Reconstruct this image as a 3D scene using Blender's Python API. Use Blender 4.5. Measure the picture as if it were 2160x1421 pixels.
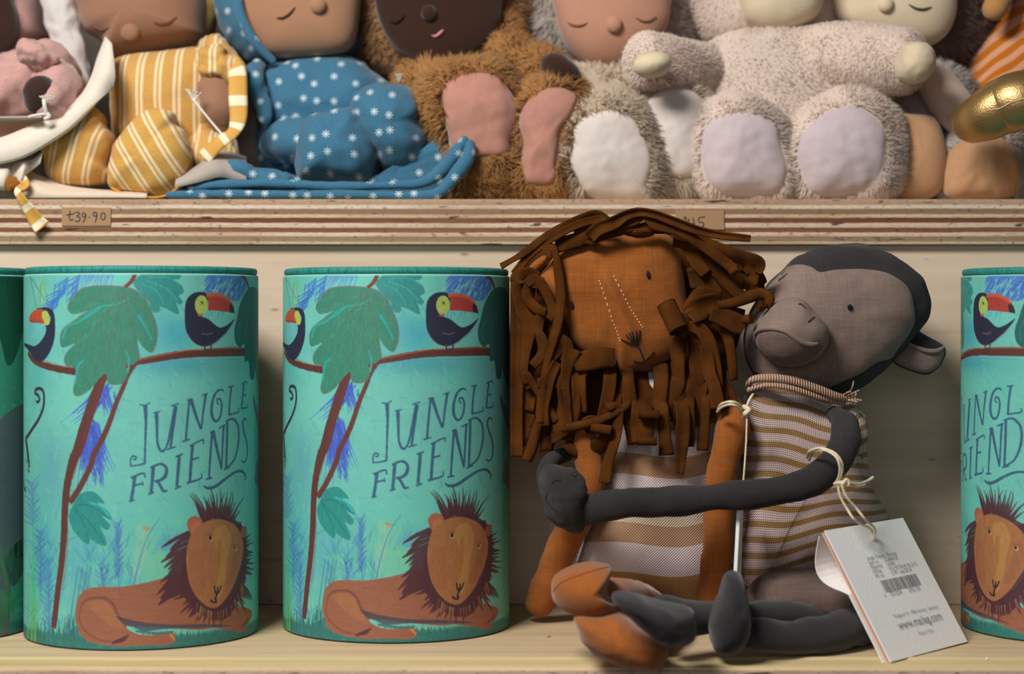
import bpy, math, random
import numpy as np
from mathutils import Vector, noise as mnoise
from mathutils.bvhtree import BVHTree

random.seed(7); rng = np.random.default_rng(7)
for o in list(bpy.data.objects): bpy.data.objects.remove(o)
S = bpy.context.scene
COL = S.collection

# ------------------------------------------------------------------ camera, light, exposure
F = 4085.0; HOR = 660.0; EYE = 1.2; ZL = EYE - .207; ZU = EYE + .0804
cd = bpy.data.cameras.new('camera'); cam = bpy.data.objects.new('camera', cd); COL.objects.link(cam)
cam.location = (0, 0, EYE); cam.rotation_euler = (math.pi/2, 0, 0)
cd.sensor_width = 36; cd.lens = F/2160*36; cd.shift_y = (HOR-710.5)/2160
cd.clip_start = .05; cd.clip_end = 50
cd.dof.use_dof = True; cd.dof.focus_distance = 1.262; cd.dof.aperture_fstop = 5.0
S.camera = cam
S.view_settings.view_transform = 'Standard'; S.view_settings.look = 'None'
S.view_settings.exposure = 0.0; S.view_settings.gamma = 1; S.view_settings.use_curve_mapping = False
W = bpy.data.worlds.new('world'); S.world = W; W.use_nodes = True
bg = W.node_tree.nodes['Background']; bg.inputs[0].default_value = (.92, .95, 1, 1); bg.inputs[1].default_value = .065
def area(name, loc, target, sx, sy, power, col):
    l = bpy.data.lights.new(name, 'AREA'); l.shape = 'RECTANGLE'; l.size = sx; l.size_y = sy; l.energy = power; l.color = col
    o = bpy.data.objects.new(name, l); COL.objects.link(o); o.location = loc
    o.rotation_euler = (Vector(target)-Vector(loc)).to_track_quat('-Z', 'Y').to_euler()
    return o
area("ceiling_light", (-.50, .42, 2.02), (.05, 1.35, 1.1), .5, .3, 19.5, (1, .965, .91))
area("front_fill_light", (-.5, -1.4, 1.55), (0, 1.3, 1.1), 1.6, 1.0, 7, (.97, .98, 1))  # added soft fill from behind the camera, not a real window

# ------------------------------------------------------------------ helpers
def lin(c):
    c = np.asarray(c, float)/255.
    return np.where(c <= .04045, c/12.92, ((c+.055)/1.055)**2.4)
def P(px, py, d): return np.array([(px-1080)*d/F, d, EYE-(py-HOR)*d/F])
def cr(pts, n, closed=False):
    "smooth curve through points of any dimension"
    p = np.asarray(pts, float); m = len(p)
    if closed: t = np.arange(n)*m/n
    else: t = np.linspace(0, m-1, n)
    i = np.floor(t).astype(int)
    if not closed: i = np.minimum(i, m-2)
    f = (t-i)[:, None]
    g = (lambda k: p[k % m]) if closed else (lambda k: p[np.clip(k, 0, m-1)])
    a, b, c, d = g(i-1), g(i), g(i+1), g(i+2)
    return .5*((2*b)+(-a+c)*f+(2*a-5*b+4*c-d)*f*f+(-a+3*b-3*c+d)*f**3)
def el(cx, cy, rx, ry, rot=0, n=14):
    a = np.arange(n)/n*2*math.pi; r = math.radians(rot)
    x = rx*np.cos(a); y = ry*np.sin(a)
    return [(cx+u*math.cos(r)-v*math.sin(r), cy+u*math.sin(r)+v*math.cos(r)) for u, v in zip(x, y)]
WORLD = {}
def thing(name, label, cat, loc, group=None, kind=None):
    o = bpy.data.objects.new(name, None); COL.objects.link(o); o.location = [float(v) for v in loc]; o.empty_display_size = .02
    o['label'] = label; o['category'] = cat
    if group: o['group'] = group
    if kind: o['kind'] = kind
    return o
def tag(o, label, cat, group=None, kind=None):
    if label: o['label'] = label
    if cat: o['category'] = cat
    if group: o['group'] = group
    if kind: o['kind'] = kind
    return o
def world_loc(r):
    l = np.zeros(3)
    while r is not None: l = l+np.array(r.location); r = r.parent
    return l
def mk(name, V, Fc, mat, parent=None, uv=None, col=None, smooth=True, label=None, origin=None):
    """one mesh object; V in world coordinates, Fc list of tuples or an (n,k) array"""
    V = np.asarray(V, float)
    off = world_loc(parent) if parent is not None else np.zeros(3)
    loc = np.zeros(3)
    if parent is None or origin is not None:
        if origin is None: origin = np.array([(V[:, 0].min()+V[:, 0].max())/2, (V[:, 1].min()+V[:, 1].max())/2, V[:, 2].min()])
        loc = np.asarray(origin, float)-off; off = np.asarray(origin, float)
    me = bpy.data.meshes.new(name)
    if isinstance(Fc, np.ndarray):
        n, k = Fc.shape
        me.vertices.add(len(V)); me.vertices.foreach_set('co', (V-off).astype(np.float32).ravel())
        me.loops.add(n*k); me.loops.foreach_set('vertex_index', Fc.astype(np.int32).ravel())
        me.polygons.add(n); me.polygons.foreach_set('loop_start', np.arange(0, n*k, k, dtype=np.int32))
        me.polygons.foreach_set('loop_total', np.full(n, k, dtype=np.int32))
        me.update(calc_edges=True); me.validate()
    else:
        me.from_pydata((V-off).tolist(), [], [tuple(int(i) for i in f) for f in Fc]); me.update()
    me.polygons.foreach_set('use_smooth', [smooth]*len(me.polygons))
    vi = np.zeros(len(me.loops), dtype=np.int32); me.loops.foreach_get('vertex_index', vi)
    if uv is None: uv = V[:, [0, 2]]*10
    l = me.uv_layers.new(name='UVMap'); l.data.foreach_set('uv', np.asarray(uv, np.float32)[vi].ravel())
    if col is not None:
        a = me.color_attributes.new('Paint', 'FLOAT_COLOR', 'POINT')
        a.data.foreach_set('color', np.hstack([col, np.ones((len(col), 1))]).astype(np.float32).ravel())
    me.materials.append(mat)
    o = bpy.data.objects.new(name, me); COL.objects.link(o); o.location = [float(v) for v in loc]
    if parent is not None: o.parent = parent
    if label: o['label'] = label
    return o
def tris(Fc):
    out = []
    for f in Fc:
        for k in range(1, len(f)-1): out.append((f[0], f[k], f[k+1]))
    return np.array(out)
def bvh(V, Fc): return BVHTree.FromPolygons([Vector(v) for v in V], [tuple(int(i) for i in f) for f in Fc])
def grid_faces(nr, ns, off=0, wrap=True):
    Fc = []
    for i in range(nr-1):
        for j in range(ns if wrap else ns-1):
            k = (j+1) % ns
            Fc.append((off+i*ns+j, off+i*ns+k, off+(i+1)*ns+k, off+(i+1)*ns+j))
    return Fc
def lump(V, N, amp, scale, seed=0.):
    if amp == 0: return V
    h = np.array([mnoise.fractal(Vector((v[0]*scale+seed, v[1]*scale, v[2]*scale+seed)), .8, 2., 3) for v in V])
    return V+N*(h*amp)[:, None]
def vnorm(V, T):
    n = np.cross(V[T[:, 1]]-V[T[:, 0]], V[T[:, 2]]-V[T[:, 0]])
    N = np.zeros_like(V)
    for k in range(3): np.add.at(N, T[:, k], n)
    return N/(np.linalg.norm(N, axis=1, keepdims=True)+1e-12)
def orient(V, Fc):
    "make closed surface outward"
    T = tris(Fc); a, b, c = V[T[:, 0]], V[T[:, 1]], V[T[:, 2]]
    vol = np.einsum('ij,ij->i', a-V.mean(0), np.cross(b-V.mean(0), c-V.mean(0))).sum()
    return [tuple(reversed(f)) for f in Fc] if vol < 0 else Fc
def pillow(outline, d, T, Tb=None, c=None, p=.8, ns=72, nr=11, gx=0., gy=0., amp=0., sc=60., seed=0., smoothclosed=True):
    """stuffed shape from its outline (photo pixels) at distance d, front bulge T, back bulge Tb (metres)"""
    Tb = T if Tb is None else Tb
    o = cr(outline, ns, True) if smoothclosed else np.asarray(outline, float)
    ns = len(o)
    c = o.mean(0) if c is None else np.asarray(c, float)
    t = np.linspace(0, math.pi, 2*nr+1)[1:-1]
    V = []
    def dep(q): return d+gx*(q[0]-c[0])+gy*(q[1]-c[1])
    def add(q, h):
        b = P(q[0], q[1], dep(q)); b[1] -= h; V.append(b)
    add(c, T)
    for a in t:
        s = math.sin(a); h = math.copysign(abs(math.cos(a))**p, math.cos(a)); h *= T if h > 0 else Tb
        for q in o: add(c+(q-c)*s, h)
    add(c, -Tb)
    V = np.array(V); n = len(t)
    Fc = [(0, 1+j, 1+(j+1) % ns) for j in range(ns)]
    Fc += [tuple(reversed(f)) for f in grid_faces(n, ns, 1)]
    L = 1+n*ns; b = 1+(n-1)*ns
    Fc += [(L, b+(j+1) % ns, b+j) for j in range(ns)]
    Fc = orient(V, Fc)
    V = lump(V, vnorm(V, tris(Fc)), amp, sc, seed)
    return V, Fc
def sweep(pts, rad, segs=20, n=None, flat=1., capr=1., amp=0., sc=60., seed=0., world=False, ref=(0, -1, 0)):
    """pts: (px, py, d) list; rad: pixel radii; stuffed limb with round ends"""
    n = n or max(12, len(pts)*6)
    q = cr(pts, n); r = cr(np.array(rad, float)[:, None] if np.ndim(rad) else np.full((len(pts), 1), float(rad)), n)[:, 0]
    if not world:
        r = r*q[:, 2]/F; q = np.array([P(*v) for v in q])
    T = np.gradient(q, axis=0); T /= np.linalg.norm(T, axis=1, keepdims=True)+1e-12
    cp = [math.radians(a) for a in (82, 62, 40, 20)]
    q0 = [q[0]-T[0]*r[0]*capr*math.sin(a) for a in cp]; q1 = [q[-1]+T[-1]*r[-1]*capr*math.sin(a) for a in cp[::-1]]
    R = np.concatenate([[r[0]*math.cos(a) for a in cp], r, [r[-1]*math.cos(a) for a in cp[::-1]]])
    Q = np.vstack([q0, q, q1]); TT = np.vstack([[T[0]]*4, T, [T[-1]]*4])
    N = np.array(ref, float); V = []
    for i in range(len(Q)):
        N = N-TT[i]*N.dot(TT[i]); 
        if np.linalg.norm(N) < 1e-3: N = np.cross(TT[i], [0, 0, 1.])
        N /= np.linalg.norm(N); B = np.cross(TT[i], N)
        for j in range(segs):
            a = 2*math.pi*j/segs
            V.append(Q[i]+R[i]*(B*math.cos(a)+N*math.sin(a)*flat))
    m = len(Q); V.append(q[0]-T[0]*r[0]*capr); V.append(q[-1]+T[-1]*r[-1]*capr)
    V = np.array(V); Fc = grid_faces(m, segs)
    a, b = m*segs, m*segs+1; k = (m-1)*segs
    Fc += [(a, (j+1) % segs, j) for j in range(segs)]+[(b, k+j, k+(j+1) % segs) for j in range(segs)]
    Fc = orient(V, Fc)
    V = lump(V, vnorm(V, tris(Fc)), amp, sc, seed)
    return V, Fc
def strip(pts, w, curl=1.2, thick=.0011, n=None, twist=0., face=1.):
    """jersey strip whose edges curl; pts (px,py,d), w px width (number or list)"""
    n = n or max(14, len(pts)*5)
    q = cr(pts, n); w = cr(np.array(w, float)[:, None] if np.ndim(w) else np.full((len(pts), 1), float(w)), n)[:, 0]
    W_ = w*q[:, 2]/F; q = np.array([P(*v) for v in q])
    T = np.gradient(q, axis=0); T /= np.linalg.norm(T, axis=1, keepdims=True)+1e-12
    V = []; m = 7; uv = []; L = 0
    for i in range(n):
        N = np.array([0, -1., 0])*face; N = N-T[i]*N.dot(T[i]); N /= np.linalg.norm(N)+1e-9
        B = np.cross(T[i], N); tw = twist*math.sin(i/n*5+twist*3)
        B, N = B*math.cos(tw)+N*math.sin(tw), N*math.cos(tw)-B*math.sin(tw)
        R = W_[i]/2/math.sin(min(curl, math.pi/2)) if curl < math.pi/2 else W_[i]/2
        if i: L += np.linalg.norm(q[i]-q[i-1])
        for rr in (R, R-thick):
            for k in range(m):
                a = -curl+2*curl*k/(m-1); a = a if rr == R else -a
                V.append(q[i]+B*math.sin(a)*rr+N*(math.cos(a)*rr-R)); uv.append((k*W_[i]*200/m, L*200))
    ns = 2*m; V = np.array(V); Fc = grid_faces(n, ns)
    Fc += [tuple(range(ns))[::-1], tuple((n-1)*ns+j for j in range(ns))]
    return V, orient(V, Fc)
def roll(px, py, d, ang, r, length, turns=2.2, tilt=0.):
    "rolled-up end of a jersey strip; axis in the picture plane at ang degrees, tilted to the viewer"
    c = P(px, py, d); s = d/F; a = math.radians(ang); t = math.radians(tilt)
    ax = np.array([math.cos(a)*math.cos(t), -math.sin(t), math.sin(a)*math.cos(t)])
    u = np.cross(ax, [0, -1., 0]); u /= np.linalg.norm(u)+1e-9; v = np.cross(ax, u)
    n = 44; V = []
    for e in (-1, -.9, .9, 1):
        for side in (0, 1):
            for i in range(n):
                f = i/(n-1); th = f*turns*2*math.pi; rr = r*(.25+.75*f)-(1.6 if side else 0)-(1 if abs(e) == 1 else 0)*.5
                k = i if side == 0 else n-1-i
                f = k/(n-1); th = f*turns*2*math.pi; rr = r*(.25+.75*f)-(2.6 if side else 0)
                V.append(c+s*(u*rr*math.cos(th)+v*rr*math.sin(th))+ax*e*length/2*s)
    ns = 2*n; V = np.array(V); Fc = grid_faces(4, ns)
    for b in (0, 3*ns):
        for i in range(n-1): Fc.append((b+i, b+i+1, b+ns-2-i, b+ns-1-i))
    return V, Fc
def box(lo, hi):
    x0, y0, z0 = lo; x1, y1, z1 = hi
    V = np.array([(x, y, z) for x in (x0, x1) for y in (y0, y1) for z in (z0, z1)], float)
    return V, [(0, 1, 3, 2), (4, 6, 7, 5), (0, 4, 5, 1), (2, 3, 7, 6), (0, 2, 6, 4), (1, 5, 7, 3)]
def join(parts):
    V = []; Fc = []; k = 0
    for v, f in parts:
        V.append(v); Fc += [tuple(int(i)+k for i in q) for q in f]; k += len(v)
    return np.vstack(V), Fc
FURN = [None]
def fur(V, Fc, n, length, width=.0005, flow=(0, 0, -.5), spread=.55, seed=1, front=.5, mask=None, clump=.45):
    "adds short fibres to a surface; returns one combined mesh"
    r = np.random.default_rng(seed); T = tris(Fc); a, b, c = V[T[:, 0]], V[T[:, 1]], V[T[:, 2]]
    nn = np.cross(b-a, c-a); ar = np.linalg.norm(nn, axis=1); nrm = nn/(ar[:, None]+1e-15)
    ar = np.where(nrm[:, 1] < front, ar, ar*.12)
    if mask is not None: ar = ar*(1-mask((a+b+c)/3, nrm))
    i = r.choice(len(T), n, p=ar/ar.sum()); u, v = r.random(n), r.random(n); s = u+v > 1; u[s] = 1-u[s]; v[s] = 1-v[s]
    p = a[i]+(b[i]-a[i])*u[:, None]+(c[i]-a[i])*v[:, None]; N = nrm[i]
    cl = np.array([mnoise.noise_vector(Vector(q*70)) for q in p])
    d = N+np.array(flow)*.5+cl*clump+r.normal(size=(n, 3))*spread*.5; d /= np.linalg.norm(d, axis=1, keepdims=True)
    Rf = N+np.array([0, -1.3, .25]); sd = np.cross(d, Rf+r.normal(size=(n, 3))*.35); sd /= np.linalg.norm(sd, axis=1, keepdims=True)
    sg = np.einsum('ij,ij->i', np.cross(sd, d), Rf); sd *= np.where(sg < 0, -1., 1.)[:, None]
    L = (length*(.6+.6*r.random(n)))[:, None]; w = width
    bend = np.array(flow)*.35*L+cl*L*.3
    v0, v1 = p-sd*w-N*.0006, p+sd*w-N*.0006; m0, m1 = p+d*L*.55-sd*w*.8+bend*.3, p+d*L*.55+sd*w*.8+bend*.3; tp = p+d*L+bend
    B = len(V); X = np.stack([v0, v1, m1, m0, tp], 1).reshape(-1, 3); k = B+5*np.arange(n)
    q1 = np.stack([k, k+1, k+2], 1); q2 = np.stack([k, k+2, k+3], 1); q3 = np.stack([k+3, k+2, k+4], 1)
    bn = vnorm(V, T); fn = N*.85+d*.15; fn /= np.linalg.norm(fn, axis=1, keepdims=True)
    fn = N*.7+np.array([0, -.5, .2])+d*.1; fn /= np.linalg.norm(fn, axis=1, keepdims=True); FURN[0] = np.vstack([bn, np.repeat(fn, 5, axis=0)])
    return np.vstack([V, X]), np.vstack([T, q1, q2, q3])
def in_outline(outline, grow=1.):
    o = cr(outline, 60, True); c = o.mean(0); o = c+(o-c)*grow
    def f(q, nrm):
        x = 1080+q[:, 0]*F/q[:, 1]; y = HOR-(q[:, 2]-EYE)*F/q[:, 1]; ins = np.zeros(len(q), bool); o2 = np.roll(o, -1, 0)
        for (ax, ay), (bx, by) in zip(o, o2):
            if ay == by: continue
            ins ^= ((ay > y) != (by > y)) & (x < (bx-ax)*(y-ay)/(by-ay)+ax)
        return ins & (nrm[:, 1] < 0)
    return f
def ray(tree, px, py, fallback):
    o = Vector((0, 0, EYE)); q = P(px, py, 1.); dr = Vector(q)-o; dr.normalize()
    h = tree.ray_cast(o, dr)
    return np.array(h[0]) if h[0] is not None else P(px, py, fallback)
def toward(p, k):
    v = np.array([0, 0, EYE])-p; return p+v/np.linalg.norm(v)*k
def patch(tree, outline, d, off=.001, ns=56, nr=7, dome=.0, c=None, back=.001):
    "piece of cloth lying on another shape, following it"
    o = cr(outline, ns, True); c = o.mean(0) if c is None else np.asarray(c, float); h0 = ray(tree, *c, d); d = h0[1]+.022; V = [toward(h0, off+dome)]
    for i in range(1, nr+1):
        s = i/nr
        for q in o:
            x = c+(q-c)*s; V.append(toward(ray(tree, *x, d), off*(1 if i < nr else .6)+dome*math.sqrt(max(0, 1-s*s))))
    for q in o: V.append(toward(ray(tree, *q, d), -back))
    V = np.array(V); Fc = [(0, 1+j, 1+(j+1) % ns) for j in range(ns)]+[tuple(reversed(f)) for f in grid_faces(nr+1, ns, 1)]
    Fc.append(tuple(1+nr*ns+j for j in reversed(range(ns))))
    return V, orient(V, Fc)
def drape(tree, pts, d, r, off=.0006, n=None, segs=8):
    n = n or max(8, len(pts)*4); q = cr([(a, b) for a, b in pts], n)
    w = np.array([toward(ray(tree, *x, d), off) for x in q])
    rr = (np.array(r) if np.ndim(r) else np.full(len(w), r))*d/F
    if np.ndim(r): rr = cr(np.array(r, float)[:, None], n)[:, 0]*d/F
    return sweep(w, rr, segs=segs, n=n, world=True)

# ------------------------------------------------------------------ materials
class NT:
    def __init__(s, name):
        s.m = bpy.data.materials.new(name); s.m.use_nodes = True; s.t = s.m.node_tree; s.b = s.t.nodes['Principled BSDF']
    def n(s, typ, **kw):
        x = s.t.nodes.new(typ)
        for k, v in kw.items(): setattr(x, k, v)
        return x
    def l(s, a, b): s.t.links.new(a, b)
    def val(s, sock, v):
        if isinstance(v, (int, float)): sock.default_value = v
        elif hasattr(v, 'is_output'): s.l(v, sock)
        else: sock.default_value = v
    def math(s, op, a, b=0., c=None):
        x = s.n('ShaderNodeMath', operation=op); s.val(x.inputs[0], a); s.val(x.inputs[1], b)
        if c is not None: s.val(x.inputs[2], c)
        return x.outputs[0]
    def mix(s, f, a, b):
        x = s.n('ShaderNodeMix', data_type='RGBA'); s.val(x.inputs[0], f)
        for i, v in ((6, a), (7, b)):
            if hasattr(v, 'is_output'): s.l(v, x.inputs[i])
            else: x.inputs[i].default_value = (*lin(v), 1)
        return x.outputs[2]
    def co(s, kind='Object', scale=(1, 1, 1), rot=(0, 0, 0)):
        t = s.n('ShaderNodeTexCoord'); m = s.n('ShaderNodeMapping'); s.l(t.outputs[kind], m.inputs[0])
        m.inputs['Scale'].default_value = scale; m.inputs['Rotation'].default_value = rot
        return m.outputs[0]
    def noise(s, co, scale, detail=3, rough=.5):
        x = s.n('ShaderNodeTexNoise'); s.l(co, x.inputs['Vector']); x.inputs['Scale'].default_value = scale
        x.inputs['Detail'].default_value = detail; x.inputs['Roughness'].default_value = rough; return x.outputs[0]
    def ramp(s, f, stops, interp='LINEAR', raw=False):
        x = s.n('ShaderNodeValToRGB'); s.l(f, x.inputs[0]); e = x.color_ramp.elements; x.color_ramp.interpolation = interp
        while len(e) < len(stops): e.new(.5)
        for k, (p, c) in enumerate(stops):
            e[k].position = p; e[k].color = (*((c, c, c) if raw else lin(c)), 1)
        return x.outputs[0]
    def bump(s, h, strength=.3, dist=.001):
        x = s.n('ShaderNodeBump'); s.l(h, x.inputs['Height']); x.inputs['Strength'].default_value = strength; x.inputs['Distance'].default_value = dist
        s.l(x.outputs[0], s.b.inputs['Normal'])
    def done(s, col, rough=.9, spec=.2, sheen=0., metal=0.):
        if hasattr(col, 'is_output'): s.l(col, s.b.inputs['Base Color'])
        else: s.b.inputs['Base Color'].default_value = (*lin(col), 1)
        s.b.inputs['Roughness'].default_value = rough; s.b.inputs['Specular IOR Level'].default_value = spec
        s.b.inputs['Metallic'].default_value = metal
        if sheen: s.b.inputs['Sheen Weight'].default_value = sheen; s.b.inputs['Sheen Roughness'].default_value = .5
        return s.m
def sc(c, k): return tuple(min(255, v*k) for v in c)
def weave_h(m, period, kind='Object'):
    "crossing threads seen from the front; period in metres"
    co = m.co(kind); sp = m.n('ShaderNodeSeparateXYZ'); m.l(co, sp.inputs[0])
    k = 2*math.pi/period
    wob = m.noise(co, 180, 2)
    wob = m.math('MULTIPLY', wob, 2.6)
    a = m.math('SINE', m.math('ADD', m.math('MULTIPLY', sp.outputs[0], k), wob))
    b = m.math('SINE', m.math('ADD', m.math('MULTIPLY', sp.outputs[2], k), wob))
    return m.math('MULTIPLY', a, b), co
def linen(name, c, period=.0011, contrast=.3, c2=None, slub=.35, sheen=.1, bump=.5):
    m = NT(name); w, co = weave_h(m, period)
    n1 = m.noise(m.co(scale=(60, 60, 1400)), 1, 2); n2 = m.noise(m.co(scale=(1400, 60, 60)), 1, 2)
    n3 = m.noise(co, 25, 3)
    f = m.math('ADD', m.math('MULTIPLY', m.math('ADD', n1, n2), slub), m.math('MULTIPLY', w, contrast*.5))
    f = m.math('ADD', f, m.math('MULTIPLY', n3, .3))
    col = m.ramp(f, [(.2, sc(c, .68)), (.5, c), (.85, c2 or sc(c, 1.3))])
    m.bump(m.math('ADD', w, m.math('MULTIPLY', n1, 2.)), bump, .0006)
    return m.done(col, .95, .1, sheen)
def cloth(name, c, var=.12, scale=40, fine=900, sheen=.15, bump=.25, rough=.92):
    m = NT(name); co = m.co(); n = m.noise(co, scale, 4); nf = m.noise(co, fine, 2)
    f = m.math('ADD', m.math('MULTIPLY', n, .6), m.math('MULTIPLY', nf, .4))
    col = m.ramp(f, [(.3, sc(c, 1-var)), (.7, sc(c, 1+var))])
    m.bump(nf, bump, .0006); return m.done(col, rough, .12, sheen)
def furm(name, c, c2=None, tint=.2):
    m = NT(name); co = m.co(); n = m.noise(co, 420, 3); n2 = m.noise(co, 30, 3)
    f = m.math('ADD', m.math('MULTIPLY', n, .6), m.math('MULTIPLY', n2, .4))
    col = m.ramp(f, [(.3, c2 or sc(c, 1-tint)), (.65, c)]); m.done(col, .85, .1, .25)
    tr = m.n('ShaderNodeBsdfTranslucent'); m.l(col, tr.inputs['Color']); mx = m.n('ShaderNodeMixShader'); mx.inputs[0].default_value = .45
    m.l(m.b.outputs[0], mx.inputs[1]); m.l(tr.outputs[0], mx.inputs[2]); m.l(mx.outputs[0], m.t.nodes['Material Output'].inputs['Surface'])
    return m.m
# ------------------------------------------------------------------ wood
def ply_edge(name, zt, zb, bands, dark=1.):
    m = NT(name); co = m.co(); sp = m.n('ShaderNodeSeparateXYZ'); m.l(co, sp.inputs[0])
    wob = m.math('MULTIPLY', m.math('SUBTRACT', m.noise(m.co(scale=(7, 1, 30)), 1, 3), .5), .0016)
    wob2 = m.math('MULTIPLY', m.math('SUBTRACT', m.noise(m.co(scale=(120, 1, 160)), 1, 2), .5), .0007)
    z = m.math('ADD', m.math('ADD', sp.outputs[2], wob), wob2)
    f = m.math('DIVIDE', m.math('SUBTRACT', zt, z), zt-zb)
    base = m.ramp(f, bands)
    fine = m.noise(m.co(scale=(260, 260, 1300)), 1, 3); patch_ = m.noise(m.co(scale=(9, 1, 60)), 1, 3)
    speck = m.noise(m.co(scale=(230, 230, 420)), 1, 2)
    c = m.mix(m.math('MULTIPLY', m.ramp(fine, [(.45, 0), (.75, 1)], raw=True), .32), base, (120, 92, 72))
    c = m.mix(m.math('MULTIPLY', m.ramp(patch_, [(.5, 0), (.7, 1)], raw=True), .45), c, (150, 112, 84))
    gap = m.noise(m.co(scale=(38, 38, 260)), 1, 2)
    c = m.mix(m.math('MULTIPLY', m.ramp(gap, [(.66, 0), (.70, 1)], raw=True), .85), c, (48, 36, 28))
    c = m.mix(m.math('MULTIPLY', m.ramp(speck, [(.62, 0), (.7, 1)], raw=True), .5), c, (70, 52, 40))
    m.bump(fine, .4, .0008); return m.done(c, .85, .15)
ply_bands = [(0, (196, 164, 136)), (.12, (186, 150, 124)), (.13, (222, 202, 178)), (.2, (226, 208, 186)), (.22, (150, 118, 92)), (.33, (150, 116, 90)),
   (.34, (214, 190, 160)), (.40, (216, 190, 158)), (.42, (112, 66, 48)), (.52, (122, 76, 56)), (.53, (222, 198, 176)), (.62, (214, 188, 164)), (.64, (126, 82, 60)), (.73, (134, 90, 66)),
   (.74, (224, 200, 172)), (.81, (222, 196, 168)), (.83, (150, 126, 100)), (.94, (160, 134, 108)), (.95, (214, 190, 160)), (1, (190, 168, 140))]
edge_m = ply_edge('plywood_edge', 0., -.0318, ply_bands)
def pine(name, c, c2, flecks=True, kx=3., kz=60., ky=60.):
    m = NT(name); n = m.noise(m.co(scale=(kx, ky, kz)), 1, 5, .6); n2 = m.noise(m.co(scale=(kx*4, ky*5, kz*5)), 1, 3)
    n3 = m.noise(m.co(scale=(2.2, 4, 5)), 1, 2)
    f = m.math('ADD', m.math('MULTIPLY', n, .55), m.math('ADD', m.math('MULTIPLY', n2, .25), m.math('MULTIPLY', n3, .2)))
    col = m.ramp(f, [(.33, c2), (.52, c), (.7, sc(c, 1.06))])
    if flecks:
        v = m.n('ShaderNodeTexVoronoi'); v.inputs['Scale'].default_value = 1; v.inputs['Randomness'].default_value = 1
        m.l(m.co(scale=(30, 6, 80)), v.inputs['Vector'])
        r = m.n('ShaderNodeSeparateColor'); m.l(v.outputs['Color'], r.inputs[0])
        rad = m.math('MULTIPLY', m.math('SUBTRACT', r.outputs[0], .3), .2)
        msk = m.math('LESS_THAN', v.outputs['Distance'], rad)
        soft = m.math('MULTIPLY', m.ramp(m.math('DIVIDE', v.outputs['Distance'], m.math('MAXIMUM', rad, .001)), [(.0, 1.), (1., 0.)], raw=True), msk)
        col = m.mix(m.math('MULTIPLY', soft, .75), col, (96, 72, 52))
        knot = m.noise(m.co(scale=(3, 9, 60)), 1, 2)
        col = m.mix(m.math('MULTIPLY', m.ramp(knot, [(.66, 0), (.72, 1)], raw=True), .35), col, (150, 118, 84))
    m.bump(n2, .15, .0006); return m.done(col, .62, .3)
riser_m = pine('riser_birch', (220, 199, 176), (207, 185, 160), kx=2., kz=45)
top_m = pine('shelf_birch', (212, 188, 152), (190, 160, 120), kx=4, kz=60, ky=130)
nose_m = pine('shelf_nosing_wood', (216, 194, 146), (178, 148, 98), flecks=False, kx=3, kz=500, ky=220)
low_edge_m = ply_edge('lower_plywood_edge', 0, -.02, [(0, (214, 186, 164)), (.3, (206, 170, 150)), (.34, (150, 100, 84)), (.6, (160, 112, 92)), (1, (210, 184, 160))])
shaded_wood = pine('shaded_back_wood', (74, 66, 58), (60, 52, 44))  # same plywood, with the shadow behind the dolls put into its colour
floor_m = cloth('floor_concrete', (120, 116, 110), .1, 4, 200, 0, .1, .6)

# structure
V, Fc = box((-1.2, 1.62, 0), (1.2, 1.66, 2.0)); o = mk('wall_back', V, Fc, shaded_wood, smooth=False); o['kind'] = 'structure'
V, Fc = box((-3, -3, -.05), (3, 3, 0)); o = mk('floor', V, Fc, floor_m, smooth=False); o['kind'] = 'structure'
# lower shelf
root = thing('shelf', 'lower pale plywood shelf that the teal tubes and the two plush animals stand on', 'shelf', (0, 1.25, ZL-.02))
V, Fc = box((-1.1, 1.1665, ZL-.02), (1.1, 1.62, ZL)); mk('shelf_board', V, Fc, top_m, root, smooth=False)
# nosing strip: rounded profile extruded along x
def extrude_x(prof, x0, x1, nx=2):
    prof = np.array(prof, float); xs = np.linspace(x0, x1, nx); m = len(prof)
    V = np.array([(x, y, z) for x in xs for y, z in prof]); Fc = grid_faces(nx, m)
    Fc += [tuple(range(m)), tuple(range((nx-1)*m, nx*m))[::-1]]
    return V, orient(V, Fc)
pr = [(1.1662, ZL-.0198), (1.1662, ZL-.0004), (1.1655, ZL+.0002), (1.1640, ZL+.0005), (1.1620, ZL+.0001), (1.16, ZL-.0006), (1.148, ZL-.0006), (1.140, ZL-.0008), (1.1372, ZL-.0012), (1.1368, ZL-.0024), (1.1368, ZL-.0198)]
V, Fc = extrude_x(pr, -1.1, 1.1); mk('shelf_nosing', V, Fc, nose_m, root, smooth=False, label='darker smooth front strip of the shelf')
V, Fc = box((-1.1, 1.134, ZL-.022), (1.1, 1.1367, ZL-.0026)); o = mk('plywood_edge', V, Fc, low_edge_m, root, smooth=False, origin=(0, 1.135, ZL-.0026))
V, Fc = box((-1.1, 1.2, 0), (1.1, 1.61, ZL-.0205)); mk('display_plinth', V, Fc, top_m, root, smooth=False)
# riser and upper shelf
root = thing('shelf', 'upper plywood shelf with striped layered edge carrying the row of soft dolls', 'shelf', (0, 1.5, ZL+.0005))
V, Fc = box((-1.1, 1.375, ZL+.0005), (1.1, 1.39, ZU-.0322)); mk('riser_panel', V, Fc, riser_m, root, smooth=False, label='pale birch panel below the upper shelf')
V, Fc = box((-1.1, 1.3705, ZU-.0316), (1.1, 1.619, ZU)); mk('shelf_board', V, Fc, top_m, root, smooth=False)
V, Fc = box((-1.1, 1.368, ZU-.0318), (1.1, 1.3704, ZU)); mk('plywood_edge', V, Fc, edge_m, root, smooth=False, label='striped layered plywood edge', origin=(0, 1.369, ZU))
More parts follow.
